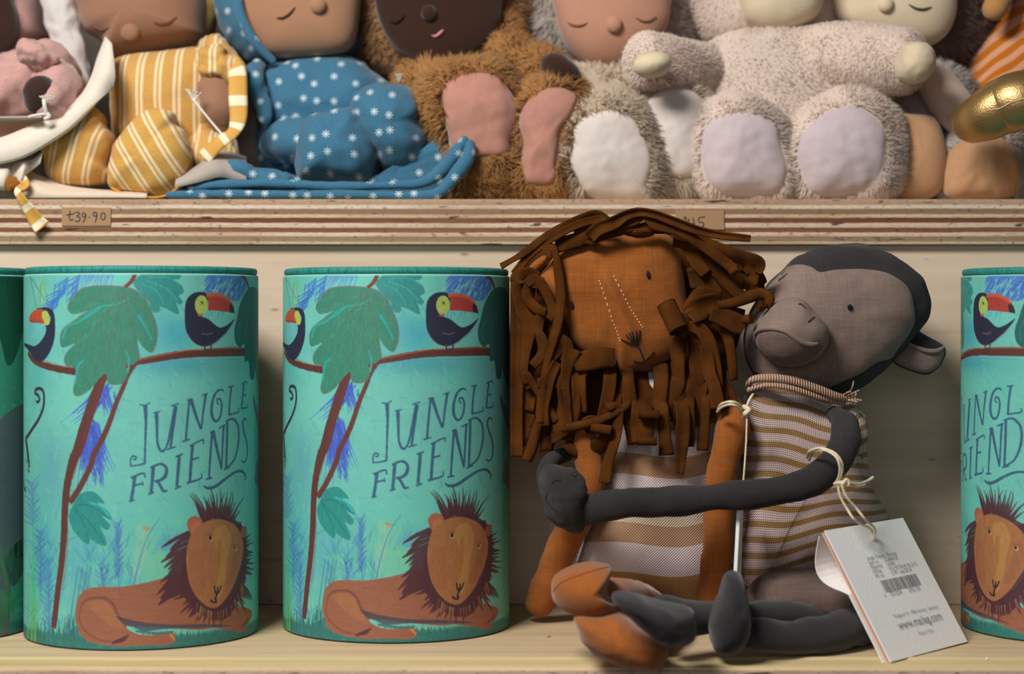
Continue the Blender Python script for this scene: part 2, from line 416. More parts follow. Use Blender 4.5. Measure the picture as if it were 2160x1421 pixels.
# ------------------------------------------------------------------ tube artwork (painted print, stored as mesh colours)
R = .075; HB = .2315; ZT = EYE+.0245
TUBE = {'a': (-.3914, 1.272), 'b': (-.2407, 1.2606), 'c': (-.0766, 1.2862), 'd': (.3727, 1.276)}
UNIT = R/239; CW, CH = 1502, int(HB/UNIT); SS = 2
def hitcyl(px, py, k='c'):
    cx, cy = TUBE[k]; t = (px-1080)/F; a = 1+t*t; b = -2*(t*cx+cy); c = cx*cx+cy*cy-R*R; D = b*b-4*a*c
    y = (-b-math.sqrt(D))/2/a if D > 0 else -b/2/a; x = t*y
    return math.atan2(x-cx, -(y-cy)), EYE-(py-HOR)*y/F
def A(pts):
    out = []
    for px, py in pts:
        th, z = hitcyl(px, py); out.append(((th+math.pi)/(2*math.pi)*CW*SS, (ZT-z)/UNIT*SS))
    return np.array(out)
H_, W_ = CH*SS, CW*SS
def vnoise(h, w, gy, gx, seed):
    r = np.random.default_rng(seed); g = r.random((gy+1, gx+1)); y = np.linspace(0, gy-1e-6, h); x = np.linspace(0, gx-1e-6, w)
    yi, xi = y.astype(int), x.astype(int); fy, fx = (y-yi)[:, None], (x-xi)[None]; fy = fy*fy*(3-2*fy); fx = fx*fx*(3-2*fx)
    a = g[yi][:, xi]; b = g[yi][:, xi+1]; c = g[yi+1][:, xi]; d = g[yi+1][:, xi+1]
    return ((a*(1-fx)+b*fx)*(1-fy)+(c*(1-fx)+d*fx)*fy-.5)*2
NZ = {'v': vnoise(H_, W_, 60, 700, 1)*.6+vnoise(H_, W_, 160, 1200, 2)*.4, 'h': vnoise(H_, W_, 400, 90, 3)*.6+vnoise(H_, W_, 700, 300, 4)*.4,
      'b': vnoise(H_, W_, 10, 20, 5)*.6+vnoise(H_, W_, 30, 60, 6)*.4, 'f': vnoise(H_, W_, 500, 1000, 7)}
IMG = np.zeros((H_, W_, 3))
base = lin((112, 196, 184)); IMG[:] = base
def blob(px, py, rx, ry, c, a):
    q = A([(px, py)])[0]; Y, X = np.ogrid[:H_, :W_]; g = np.exp(-(((X-q[0])/(rx*SS))**2+((Y-q[1])/(ry*SS))**2))
    g = (g*a*(1+.35*NZ['b']+.2*NZ['h']))[..., None].clip(0, 1); IMG[:] = IMG*(1-g)+lin(c)*g
def fill(poly, c, a=1., amp=.12, kind='v', canvas=False, soft=0):
    p = poly if canvas else A(poly)
    x0, y0 = np.floor(p.min(0)).astype(int); x1, y1 = np.ceil(p.max(0)).astype(int)+1
    x0, y0, x1, y1 = max(x0, 0), max(y0, 0), min(x1, W_), min(y1, H_)
    if x1 <= x0 or y1 <= y0: return
    xs = np.arange(x0, x1)+.5; ys = np.arange(y0, y1)+.5; ins = np.zeros((len(ys), len(xs)), bool); q = np.roll(p, -1, 0)
    for (ax, ay), (bx, by) in zip(p, q):
        r = (ay > ys) != (by > ys)
        if not r.any(): continue
        xi = (bx-ax)*(ys[r]-ay)/(by-ay)+ax; ins[r] ^= xs[None] < xi[:, None]
    m = (ins*a)[..., None]; n = 1+amp*(NZ[kind][y0:y1, x0:x1]+.5*NZ['f'][y0:y1, x0:x1])[..., None]
    IMG[y0:y1, x0:x1] = IMG[y0:y1, x0:x1]*(1-m)+lin(c)*n*m
def fillc(poly, c, a=1., n=None, **k): fill(cr(poly, n or len(poly)*5, True), c, a, **k)
def stroke(pts, w, c, a=1., amp=.1, n=None, kind='v', taper=False, rough=0., straight=False):
    "brush line in photo pixels of the middle tube"
    pts = np.array(pts, float); n = n or max(6, len(pts)*6)
    q = pts if straight or len(pts) < 3 else cr(pts, n)
    if len(q) == 2: q = q[0]+(q[1]-q[0])*np.linspace(0, 1, 6)[:, None]
    q = A(q); w = np.array(w, float) if np.ndim(w) else np.array([w, w], float); ww = np.interp(np.linspace(0, 1, len(q)), np.linspace(0, 1, len(w)), w)*SS/2
    if taper: ww = ww*np.sin(np.linspace(.25, math.pi-.1, len(q)))**.7
    if rough: ww = ww*(1+rough*rng.normal(size=len(q)))
    T = np.gradient(q, axis=0); N = np.stack([-T[:, 1], T[:, 0]], 1); N /= np.linalg.norm(N, axis=1, keepdims=True)+1e-9
    fill(np.vstack([q+N*ww[:, None], (q-N*ww[:, None])[::-1]]), c, a, amp, kind, canvas=True)
def c7(l): return [(560+x/3.23, 540+y/3.23) for x, y in l]
def c8(l): return [(560+x/2.954, 940+y/2.954) for x, y in l]
# ground colours
IMG *= (1+.10*NZ['b']+.05*NZ['v'])[..., None]
for b_ in [(870, 700, 60, 40, (60, 165, 190), .7), (900, 770, 130, 22, (70, 160, 175), .7), (700, 830, 60, 30, (110, 200, 180), .5), (640, 960, 40, 90, (90, 150, 175), .6), (640, 870, 60, 60, (120, 205, 180), .5),
           (615, 760, 40, 120, (70, 170, 175), .5), (880, 1090, 130, 50, (100, 205, 190), .6), (700, 1180, 90, 80, (70, 160, 190), .55), (620, 1130, 40, 120, (50, 160, 180), .5), (840, 1180, 60, 70, (120, 205, 160), .6),
           (1064, 960, 22, 330, (50, 140, 110), .6), (1068, 760, 10, 130, (40, 130, 150), .6), (990, 800, 60, 60, (95, 190, 175), .5), (608, 1230, 14, 120, (70, 190, 130), .8)]: blob(*b_)
q = A([(1064, 900)])[0]
th = (np.arange(W_)/W_*2-1)*180
Y = np.arange(H_)[:, None]
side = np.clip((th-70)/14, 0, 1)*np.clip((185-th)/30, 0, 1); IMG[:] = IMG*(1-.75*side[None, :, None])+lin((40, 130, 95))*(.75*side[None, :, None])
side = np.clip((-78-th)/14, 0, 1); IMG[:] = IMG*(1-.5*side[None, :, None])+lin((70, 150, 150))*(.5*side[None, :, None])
for i in range(2600):
    t0 = rng.uniform(0, W_); y0 = rng.uniform(0, H_*.97); L = rng.uniform(20, 90); a_ = rng.normal()*.5+(.2 if i % 2 else 1.4); w0 = rng.uniform(2, 7)
    dx, dy = math.cos(a_)*L, math.sin(a_)*L; nx, ny = -dy/L*w0, dx/L*w0
    fill(np.array([(t0, y0), (t0+dx*.5+nx, y0+dy*.5+ny), (t0+dx, y0+dy), (t0+dx*.5-nx, y0+dy*.5-ny)]), [(80, 168, 172), (132, 212, 190), (70, 158, 150), (100, 190, 196), (118, 196, 166)][i % 5], .28, canvas=True)
# grassy ground
for i in range(900):
    x = rng.uniform(597, 1075); y = 1335 if x > 760 else 1318; y += rng.uniform(-10, 30); h = rng.uniform(8, 40) if x < 700 else rng.uniform(3, 10)
    stroke([(x, y+6), (x+rng.normal()*3, y-h)], [5, 1], [(46, 96, 96), (58, 110, 112), (46, 128, 116)][i % 3], .7)
gy = A([(836, 1330)])[0][1]; m = np.clip((Y-gy+12+8*NZ['b'])/(18), 0, 1)[..., None]*.9; IMG[:] = IMG*(1-m)+lin((52, 118, 112))*m*(1+.12*NZ['h'][..., None])
# plants behind
for i in range(260):
    x = rng.choice([630, 650, 720, 745, 770, 790, 735, 610])+rng.normal()*14; y = rng.uniform(1130, 1320); L = rng.uniform(15, 50); a = rng.normal()*.5
    stroke([(x, y), (x+L*math.sin(a), y-L*math.cos(a))], [3.5, 1], [(60, 120, 190), (70, 160, 190), (90, 190, 170), (110, 205, 165), (60, 130, 150)][i % 5], .5)
for cx_, y0, y1 in ((606, 1000, 1090), (618, 1100, 1210), (632, 1160, 1300), (762, 1090, 1200), (700, 1190, 1300), (730, 1180, 1260)):
    for y in np.arange(y0, y1, 6):
        for s in (-1, 1): stroke([(cx_, y+8), (cx_+s*rng.uniform(5, 14), y-rng.uniform(2, 12))], [4, 1.5], (70, 105, 185), .55)
    stroke([(cx_, y0), (cx_+2, y1+40)], 2, (60, 110, 170), .5)
for x in np.arange(690, 745, 5): stroke([(x, 1310), (x-(x-715)*.5-4, 1170)], [4, 2], (110, 200, 165), .45)
for x in (655, 668, 676, 684, 692): stroke([(x, 1315), (x+8, 1250), (x+18, 1180)], [5, 1.5], (120, 200, 180) if x % 2 else (60, 105, 120), .6)
for x, y0 in ((600, 1190), (605, 1240), (610, 1250)): stroke([(x, 1330), (x+2, y0)], [10, 5], (112, 180, 66), .7)
fillc([(798, 1100), (812, 1098), (822, 1108), (824, 1130), (818, 1160), (806, 1200), (796, 1230), (792, 1180), (800, 1130)], (140, 200, 170), .6)
fillc(el(820, 1106, 5, 5), (205, 130, 70), .8); stroke([(812, 1104), (815, 1104)], 3, (120, 80, 50), .7)
stroke([(846, 1085), (820, 1125), (800, 1190), (790, 1240)], [1.5, 4], (70, 110, 190), .6)
stroke([(868, 1120), (850, 1150), (900, 1130)], 3, (80, 120, 190), .5)
for i in range(40): x = rng.uniform(840, 920); stroke([(x, rng.uniform(1100, 1130)), (x-rng.uniform(10, 30), rng.uniform(1135, 1160))], [2, 4], (90, 170, 200), .3)
# hanging fronds at the top
for x, n_ in ((622, 22), (603, 8)):
    for i in range(n_):
        a = rng.normal()*.35; stroke([(x, 585), (x+60*math.sin(a), 585+rng.uniform(50, 110))], [4, 1.5], [(150, 205, 120), (110, 190, 160), (50, 120, 180), (120, 190, 130)][i % 4], .7)
for x0, y0 in ((668, 588), (655, 612), (645, 630), (690, 582)):
    for i in range(7): stroke([(x0-i*1, y0+i*5), (x0-26+rng.normal()*3, y0+16+i*7)], [4.5, 1.5], (60, 110, 200), .75)
for x in (640, 648, 656, 664, 672, 680): stroke([(x+4, 600), (x, 600+rng.uniform(25, 60))], [5, 1.5], (64, 120, 205), .7)
for i in range(16): x = 690+i*4.2; stroke([(x, 580), (x-10+rng.normal()*3, 580+rng.uniform(14, 42))], [4, 1.2], (92, 118, 205), .6)
fillc(c7([(1230, 190), (1270, 130), (1480, 128), (1540, 180), (1530, 240), (1480, 300), (1430, 300), (1330, 255), (1250, 250)]), (72, 112, 200), .85)
for i in range(34):
    x = rng.uniform(945, 1035); y = rng.uniform(580, 620); a = rng.normal()*.6-.3; stroke([(x, y), (x-28*math.sin(a+.9), y+28*math.cos(a))], [1.5, 5], (124, 200, 190), .8, taper=True)
for i in range(26):
    x = rng.uniform(950, 1036); y = rng.uniform(580, 625); a = rng.normal()*.5; stroke([(x, y), (x-24*math.sin(a+.8), y+24*math.cos(a))], [2, 2], (58, 96, 195), .8)
for i in range(12): x = 1036+i*3.4; stroke([(x, 580), (x-3, 616)], [2, 1], (90, 110, 165), .7)
# branches and trunks
br = (96, 58, 52)
stroke(c7([(130, 650), (160, 705), (215, 735), (300, 760), (400, 778)]), [10, 13, 14], br, rough=.06); stroke(c7([(200, 700), (300, 735), (385, 745)]), 3, (150, 84, 60), .6)
stroke(c7([(690, 745), (780, 715), (900, 692), (1050, 668), (1250, 655), (1540, 650)]), [10, 15, 17], br, rough=.05, kind='h')
stroke(c7([(780, 700), (920, 672), (1100, 640), (1240, 632)]), 3, (176, 96, 62), .7, kind='h'); stroke(c7([(1280, 632), (1400, 622), (1520, 622)]), 4, (150, 84, 64), .7, kind='h')
stroke(c7([(700, 745), (760, 735)]), 6, (130, 60, 66), .8)
stroke(c7([(800, 735), (900, 728), (1100, 706), (1480, 700)]), 3, (90, 150, 190), .5, kind='h')
for (x0, y0, x1a, x1b, y1, n_) in ((738, 815, 668, 700, 885, 34), (735, 820, 735, 752, 870, 20), (712, 890, 690, 750, 990, 44), (700, 930, 690, 740, 1026, 36), (725, 930, 720, 742, 1020, 20)):
    for i in range(n_):
        f = rng.random(); x1 = x1a+(x1b-x1a)*f; L = rng.uniform(.4, 1); q0_, q1_ = rng.normal()*7, rng.normal()*9; stroke([(x0+q0_, y0+q1_), (x0+q0_+(x1-x0)*L*1.15, y0+q1_+(y1-y0)*L)], [3.5, 1.2], [(60, 84, 196), (84, 112, 210), (70, 100, 190)][i % 3], .8)
stroke(c7([(770, 715), (715, 800), (690, 870), (640, 990), (600, 1110), (560, 1210), (500, 1330)])+c8([(440, 100), (380, 230), (325, 320)]), [9, 10, 12, 13], (104, 62, 58), rough=.04)
stroke(c7([(575, 770), (530, 880), (455, 1110), (405, 1290)])+c8([(345, 60), (315, 190), (300, 340), (295, 500), (280, 700), (262, 850), (240, 1075)]), [16, 22, 24, 22, 18, 18, 16, 15, 16], (98, 60, 56), rough=.03)
stroke(c7([(590, 770), (545, 880), (475, 1100)])+c8([(372, 60), (340, 180)]), [2, 4], (120, 56, 60), .6); stroke(c8([(318, 480), (305, 700), (285, 850)]), 3, (132, 76, 70), .6)
# leaves
lf = c7([(440, 225), (560, 210), (700, 220), (770, 245), (830, 300), (860, 370), (890, 440), (905, 520), (895, 600), (870, 650), (840, 640), (800, 600), (775, 560), (782, 640), (785, 690), (745, 730), (700, 735), (712, 790), (690, 845), (640, 862), (590, 850), (575, 790), (545, 810), (520, 840), (480, 890), (430, 925), (395, 932), (378, 900), (385, 840), (395, 780), (375, 740), (340, 735), (325, 690), (345, 640), (390, 590), (350, 605), (315, 615), (303, 580), (305, 530), (330, 480), (380, 440), (430, 400), (478, 368), (430, 385), (375, 395), (348, 370), (350, 330), (380, 280)])
l2 = np.array(lf); ctr = l2.mean(0); fillc(ctr+(l2-ctr)*1.02, (122, 82, 96), .8); fillc(lf, (64, 134, 112), amp=.16)
for s_, w_ in (([(720, 290), (640, 330), (520, 350), (420, 440), (345, 475), (312, 560)], [2, 3, 5]), ([(440, 700), (405, 740), (390, 860)], 5), ([(780, 400), (830, 480), (872, 570)], [5, 3]), ([(700, 640), (722, 700), (715, 790)], 3), ([(560, 330), (480, 400), (430, 430)], 4)):
    stroke(c7(s_), w_, (44, 172, 166), .8)
for s_ in ([(700, 260), (600, 360), (520, 500), (440, 620)], [(700, 260), (720, 400), (740, 560), (700, 700)], [(690, 270), (640, 420), (600, 560), (560, 740)], [(720, 270), (800, 330), (860, 440)], [(690, 255), (560, 270), (430, 330)]): stroke(c7(s_), [2.5, 1], (112, 96, 92), .55)
for i in range(70):
    a = rng.uniform(1.2, 4.2); x, y = 560+690/3.23, 540+270/3.23; r0 = rng.uniform(15, 110); p_ = [(x+r0*math.cos(a)*.9, y+abs(r0*math.sin(a))*1.1), (x+(r0+24)*math.cos(a)*.9, y+abs((r0+24)*math.sin(a))*1.1)]
    if 100 < (p_[1][0]-560)*1.6 < 480 and p_[1][1] < 790: stroke(p_, [2, 1], [(50, 112, 98), (84, 156, 130)][i % 2], .35)
fillc(c7([(750, 190), (790, 140), (830, 128), (1050, 128), (1055, 160), (1020, 165), (1070, 200), (1085, 250), (1055, 272), (1080, 312), (1058, 332), (1035, 318), (1055, 380), (1045, 398), (990, 370), (930, 345), (925, 375), (890, 385), (860, 360), (850, 310), (800, 260)]), (58, 144, 138), amp=.16)
for s_ in ([(800, 190), (900, 240), (960, 340)], [(830, 170), (960, 220), (1040, 300)], [(850, 150), (980, 150), (1060, 200)]): stroke(c7(s_), 3, (60, 176, 172), .6)
stroke(c7([(762, 130), (735, 180), (695, 215)]), [9, 7], (120, 66, 56)); stroke(c7([(1505, 130), (1540, 165), (1562, 225)]), [10, 6], (110, 66, 62))
fillc(c7([(1550, 230), (1590, 210), (1640, 230), (1662, 300), (1668, 600), (1664, 880), (1640, 860), (1612, 765), (1608, 828), (1575, 828), (1560, 715), (1530, 712), (1525, 600), (1490, 620), (1455, 580), (1448, 500), (1468, 420), (1490, 330), (1520, 270)]), (44, 104, 98), amp=.16)
for s_ in ([(1500, 420), (1475, 500), (1480, 580)], [(1560, 400), (1540, 520), (1545, 680)], [(1620, 300), (1600, 520), (1600, 760)]): stroke(c7(s_), 3, (50, 132, 150), .6)
fillc(c8([(340, 340), (370, 280), (420, 255), (470, 265), (520, 330), (480, 325), (540, 380), (558, 432), (505, 405), (550, 460), (535, 492), (495, 475), (525, 540), (525, 588), (475, 570), (440, 545), (430, 578), (390, 550), (340, 480), (320, 400)]), (50, 146, 140), amp=.16)
for s_ in ([(350, 340), (430, 340), (545, 420)], [(350, 350), (430, 440), (520, 570)], [(350, 350), (400, 450), (430, 560)]): stroke(c8(s_), 2, (36, 104, 110), .6)
stroke(c8([(430, 320), (500, 350), (545, 410)]), 4, (60, 190, 196), .8)
# toucans
blk = (48, 50, 70)
fillc(c7([(1110, 290), (1150, 255), (1190, 245), (1240, 250), (1258, 290), (1255, 350), (1230, 390), (1215, 412), (1260, 430), (1330, 482), (1380, 474), (1450, 425), (1400, 505), (1340, 560), (1300, 590), (1240, 612), (1180, 602), (1130, 560), (1100, 500), (1092, 420), (1095, 340)]), blk)
stroke(c7([(1110, 520), (1150, 580), (1220, 612), (1300, 595), (1400, 515)]), 1.5, (150, 80, 60), .7)
fillc(c7(el(1210, 335, 46, 66)), (168, 196, 100)); fillc(c7(el(1212, 322, 14, 18)), (176, 150, 60), .8); fillc(c7(el(1214, 318, 6, 9)), (60, 60, 50)); fillc(c7(el(1205, 400, 24, 10)), (190, 110, 84), .8)
fillc(c7([(1245, 262), (1330, 258), (1400, 285), (1438, 335), (1447, 388), (1400, 388), (1330, 372), (1258, 372), (1262, 310)]), (168, 66, 58), kind='h')
stroke(c7([(1245, 268), (1330, 265), (1400, 295), (1432, 335)]), 7, (196, 100, 62), .8, kind='h'); fillc(c7([(1412, 325), (1438, 338), (1449, 390), (1418, 388)]), (58, 46, 58))
fillc(c7([(1225, 405), (1262, 372), (1350, 376), (1448, 392), (1440, 430), (1380, 474), (1325, 476), (1290, 445)]), (112, 200, 186))
for x in (1240, 1262, 1285, 1330, 1360): stroke(c7([(x+6, 374), (x-4, 374+rng.uniform(20, 55))]), 2, (70, 130, 200), .8)
stroke(c7([(1210, 525), (1250, 532), (1290, 520)]), 1.5, (150, 120, 110), .7)
for x in (1232, 1277): stroke(c7([(x, 600), (x+2, 650)]), 4, (100, 60, 60))
fillc(c7([(170, 362), (205, 350), (240, 355), (265, 390), (272, 480), (265, 570), (240, 650), (205, 702), (170, 702), (140, 650), (115, 585), (160, 605), (200, 560), (218, 505), (215, 470), (238, 455), (240, 400)]), blk)
fillc(c7([(200, 378), (225, 375), (240, 420), (236, 462), (208, 462), (195, 410)]), (178, 196, 96)); fillc(c7([(138, 405), (160, 370), (200, 362), (198, 410), (210, 458), (150, 452), (136, 440)]), (184, 86, 54))
stroke(c7([(140, 440), (200, 450)]), 5, (160, 60, 54), .8); fillc(c7([(132, 470), (170, 452), (215, 468), (217, 520), (190, 572), (152, 602), (128, 560)]), (104, 188, 186))
for i in range(8): stroke(c7([(165+i*5, 460), (140+i*8, 560)]), 1.5, (130, 200, 196), .6)
# monkey tail at the left
tl = (62, 54, 56); stroke(c7([(168, 965), (176, 975), (186, 958), (178, 930), (163, 915), (168, 892), (188, 886), (205, 905), (210, 960), (203, 1020), (180, 1090), (150, 1150), (122, 1215)]), [6, 7, 7, 9], tl)
stroke(c7([(122, 1215), (128, 1290), (134, 1400)])+c8([(112, 60), (124, 132)]), [14, 12, 7], tl); stroke(c8([(104, 180), (112, 250)]), 7, tl)
# title lettering
ink = (62, 92, 126)
def T7(p, w): stroke(c7(p), w, ink, .95, amp=.18, rough=.05)
def T8(p, w): stroke(c8(p), w, ink, .95, amp=.18, rough=.05)
T7([(790, 998), (828, 1003), (860, 984)], 3); T7([(828, 1000), (832, 1100), (828, 1250), (825, 1390)], [9, 6, 4, 5]); T7([(830, 1392), (780, 1402), (728, 1408)], [4, 3]); T7([(735, 1402), (732, 1368), (748, 1342), (768, 1348), (762, 1366), (748, 1362)], 3.5)
T7([(880, 1056), (905, 1050), (928, 1044)], 3); T7([(902, 1052), (905, 1150), (910, 1260), (935, 1312), (965, 1290), (990, 1210), (1030, 1010)], [8, 6, 5, 5, 5, 4, 6, 7]); T7([(1000, 1010), (1055, 994)], 3); T7([(1035, 1010), (1015, 1150), (995, 1292)], [6, 5]); T7([(972, 1302), (1030, 1284)], 3.5)
T7([(1108, 972), (1145, 962)], 3); T7([(1125, 970), (1112, 1100), (1100, 1240)], [5, 5]); T7([(1076, 1250), (1130, 1234)], 3.5); T7([(1135, 966), (1165, 1060), (1205, 1168)], [8, 6, 5]); T7([(1240, 935), (1222, 1050), (1208, 1168)], [6, 4]); T7([(1212, 942), (1256, 926)], 3)
T7([(1370, 912), (1340, 904), (1305, 935), (1284, 1000), (1282, 1070), (1302, 1112), (1330, 1108), (1350, 1060), (1354, 1000), (1342, 968), (1322, 968), (1322, 992), (1335, 1003)], [3, 5, 6, 7, 6, 5, 5, 5, 4, 4, 3])
T7([(1400, 888), (1442, 878)], 3); T7([(1425, 884), (1414, 980), (1408, 1072)], [6, 5]); T7([(1402, 1076), (1478, 1055), (1478, 1028)], [4, 3])
T7([(1522, 862), (1512, 950), (1504, 1032)], [6, 5]); T7([(1506, 868), (1543, 850), (1548, 872)], [3.5, 3]); T7([(1512, 948), (1540, 940)], 3.5); T7([(1500, 1034), (1550, 1024), (1550, 1000)], [4, 3])
T8([(695, 168), (686, 240), (674, 312)], [7, 6]); T8([(660, 322), (692, 312)], 4); T8([(672, 178), (745, 150), (756, 180)], [5, 3]); T8([(688, 226), (738, 214)], 4); T8([(742, 200), (744, 228)], 3)
T8([(806, 112), (800, 190), (792, 270)], [7, 6]); T8([(774, 280), (810, 268)], 4); T8([(788, 118), (848, 96), (884, 120), (880, 168), (850, 194), (812, 202)], [4, 6, 7, 5]); T8([(830, 198), (850, 232), (868, 262), (892, 258)], [6, 6, 4])
T8([(966, 48), (958, 140), (950, 236)], [7, 6]); T8([(938, 250), (976, 234)], 4); T8([(942, 54), (988, 36)], 4)
T8([(1050, -20), (1040, 90), (1032, 206)], [7, 6]); T8([(1012, 216), (1100, 190), (1106, 160)], [5, 3]); T8([(1030, -10), (1112, -48), (1118, -22)], [4, 3]); T8([(1045, 74), (1090, 60)], 4)
N_ = lambda l, w: stroke(l, w, ink, .95, amp=.18, rough=.05)
N_([(953, 909), (963, 905)], 4); N_([(958, 906), (954, 955), (951, 1004)], [6, 5]); N_([(944, 1006), (959, 1003)], 4); N_([(960, 906), (969, 945), (979, 986)], [8, 5]); N_([(984, 893), (981, 940), (979, 986)], [6, 4]); N_([(973, 900), (988, 893)], 3.5)
N_([(992, 886), (991, 935), (989, 984)], [7, 6]); N_([(984, 987), (998, 981)], 4); N_([(988, 887), (1004, 881), (1017, 896), (1018, 930), (1008, 966), (990, 983)], [4, 5, 6, 6, 5, 4])
N_([(1039, 886), (1033, 881), (1028, 890), (1031, 908), (1037, 925), (1040, 945), (1037, 966), (1030, 972), (1025, 967)], [3, 5, 6, 6, 6, 5, 4, 3])
T8([(1118, 234), (1150, 250), (1200, 238), (1270, 190), (1330, 155), (1378, 150), (1404, 180), (1400, 208)], [3, 6, 7, 6, 5, 6, 6, 3])
fillc(c7([(1600, 940), (1620, 990), (1655, 1080), (1662, 1200), (1630, 1110), (1600, 1000)]), (100, 96, 110), .9); fillc(c8([(1495, 82), (1512, 122), (1520, 262), (1478, 212), (1482, 150)]), (100, 96, 110), .9)
# lion
fillc(c8([(370, 900), (390, 870), (430, 842), (520, 836), (620, 838), (750, 820), (860, 795), (960, 775), (1100, 850), (1300, 960), (1440, 1005), (1444, 1060), (1412, 1100), (1402, 1142), (1300, 1130), (1180, 1112), (1100, 1120), (900, 1104), (700, 1082), (645, 1084), (690, 1122), (780, 1142), (915, 1130), (942, 1160), (918, 1200), (800, 1202), (700, 1202), (600, 1202), (480, 1182), (400, 1142), (362, 1062), (356, 980)]), (152, 98, 76), amp=.14, kind='h')
fillc(c8([(420, 940), (470, 915), (530, 930), (580, 1000), (620, 1080), (560, 1080), (480, 1010)]), (170, 116, 76), .5)
stroke(c8([(385, 960), (400, 925), (440, 903), (520, 906), (570, 950), (600, 1020), (650, 1075)]), [3, 5, 7], (112, 74, 66), .8); stroke(c8([(385, 960), (380, 1040), (420, 1110), (500, 1160), (560, 1170)]), 3, (116, 76, 66), .8)
fillc(c8([(590, 1020), (700, 1050), (880, 1078), (1120, 1085), (1300, 1100), (1100, 1108), (900, 1105), (760, 1116), (690, 1090), (640, 1070)]), (66, 72, 86), .85, kind='h')
stroke(c8([(700, 1112), (820, 1130), (930, 1126)]), 5, (60, 96, 108), .8, kind='h')
for i in range(9): stroke(c8([(665-i*4, 1132+i*5), (600, 1160+i*2), (560, 1180)]), [2, 4], (86, 52, 64), .8)
for i in range(4): stroke(c8([(900+i*10, 1142+i*9), (925+i*4, 1146+i*10)]), 2, (205, 160, 110), .9)
for x in (1385, 1400, 1412): stroke(c8([(x, 1110-(x-1385)), (x+8, 1085-(x-1385))]), 3, (60, 44, 44), .9)
mn = (84, 50, 60)
fillc(c8([(1090, 470), (1140, 445), (1250, 435), (1350, 460), (1400, 520), (1415, 620), (1410, 750), (1390, 870), (1350, 950), (1280, 1050), (1170, 1060), (1070, 1000), (1000, 920), (960, 840), (985, 740), (1005, 640), (1040, 520)]), mn, .95)
def mane(n_, f0, f1, L0, L1, w, c, a, bx=0):
    for i in range(n_):
        an = math.radians(f0+(f1-f0)*(i+rng.random()*.6)/n_); cx_, cy_ = 1200, 690; rx, ry = 205, 300
        x, y = cx_+rx*math.cos(an), cy_-ry*math.sin(an)*.95; L = rng.uniform(L0, L1)
        dx, dy = math.cos(an), -math.sin(an); cu = rng.normal()*.12+bx
        stroke(c8([(x-dx*30, y-dy*30), (x+dx*L*.5-dy*cu*L*.3, y+dy*L*.5+dx*cu*L*.3), (x+dx*L-dy*cu*L, y+dy*L+dx*cu*L)]), w, c, a)
mane(24, 55, 118, 80, 175, [9, 4, 1], mn, .95); 
for i in range(13):
    f = i/12; x, y = 1035-110*f**1.5+20*f, 510+380*f; L = rng.uniform(130, 215)*(1-.35*f)
    stroke(c8([(x+40, y-10), (x-L*.5, y+L*.25), (x-L, y+L*(.55+.12*f)+rng.normal()*8)]), [9, 9, 8, 2], mn, .97)
mane(34, 205, 330, 60, 150, [10, 7, 1], mn, .95, .1); mane(26, -28, 48, 20, 75, [7, 4, 1], mn, .95)
for i in range(26):
    an = math.radians(rng.uniform(-130, -25)); x, y = 1200+200*math.cos(an), 700-310*math.sin(an); L = rng.uniform(50, 120)
    stroke(c8([(x, y), (x+L*.35*math.cos(an), y+L)]), [2.2, .8], [(150, 96, 76), (176, 130, 80)][i % 2], .8)
fillc(c8([(1012, 470), (1028, 432), (1065, 418), (1105, 440), (1112, 490), (1080, 530), (1040, 530)]), (170, 106, 80)); fillc(c8([(1040, 500), (1060, 460), (1095, 455), (1100, 490), (1060, 540)]), (190, 118, 84), .7)
fillc(c8([(1368, 540), (1380, 500), (1402, 488), (1412, 510), (1395, 560)]), (150, 96, 72))
hd = [(1040, 530), (1090, 482), (1150, 450), (1230, 444), (1310, 470), (1360, 520), (1387, 600), (1378, 700), (1342, 800), (1292, 900), (1232, 968), (1185, 988), (1128, 968), (1070, 910), (1030, 830), (1010, 720), (1014, 620)]
fillc(c8(hd), (166, 112, 74), amp=.14)
fillc(c8([(1185, 520), (1260, 480), (1300, 560), (1280, 700), (1250, 860), (1210, 930), (1190, 800), (1200, 650)]), (186, 142, 78), .6); stroke(c8([(1225, 570), (1215, 700), (1195, 850)]), [10, 14, 8], (160, 100, 62), .55)
stroke(c8([(1090, 620), (1070, 760), (1110, 900)]), [30, 36, 20], (158, 98, 70), .4); stroke(c8([(1340, 600), (1330, 720), (1280, 860)]), [20, 24, 14], (148, 96, 70), .5)
for ex, ey, r_ in ((1163, 556, 15), (1328, 622, 11)): fillc(c8(el(ex+3, ey+4, r_, r_+5)), (200, 160, 130), .8); fillc(c8(el(ex, ey, r_-5, r_)), (52, 40, 44)); stroke(c8([(ex-18, ey-12), (ex, ey-26), (ex+16, ey-12)]), 1.5, (110, 66, 52), .8)
dk = (52, 42, 50)
for l_ in ([(1190, 852), (1196, 890), (1206, 905)], [(1236, 852), (1222, 885), (1206, 905)], [(1212, 856), (1208, 900), (1192, 942)], [(1164, 936), (1180, 952), (1202, 950), (1200, 936)]): stroke(c8(l_), 4, dk)
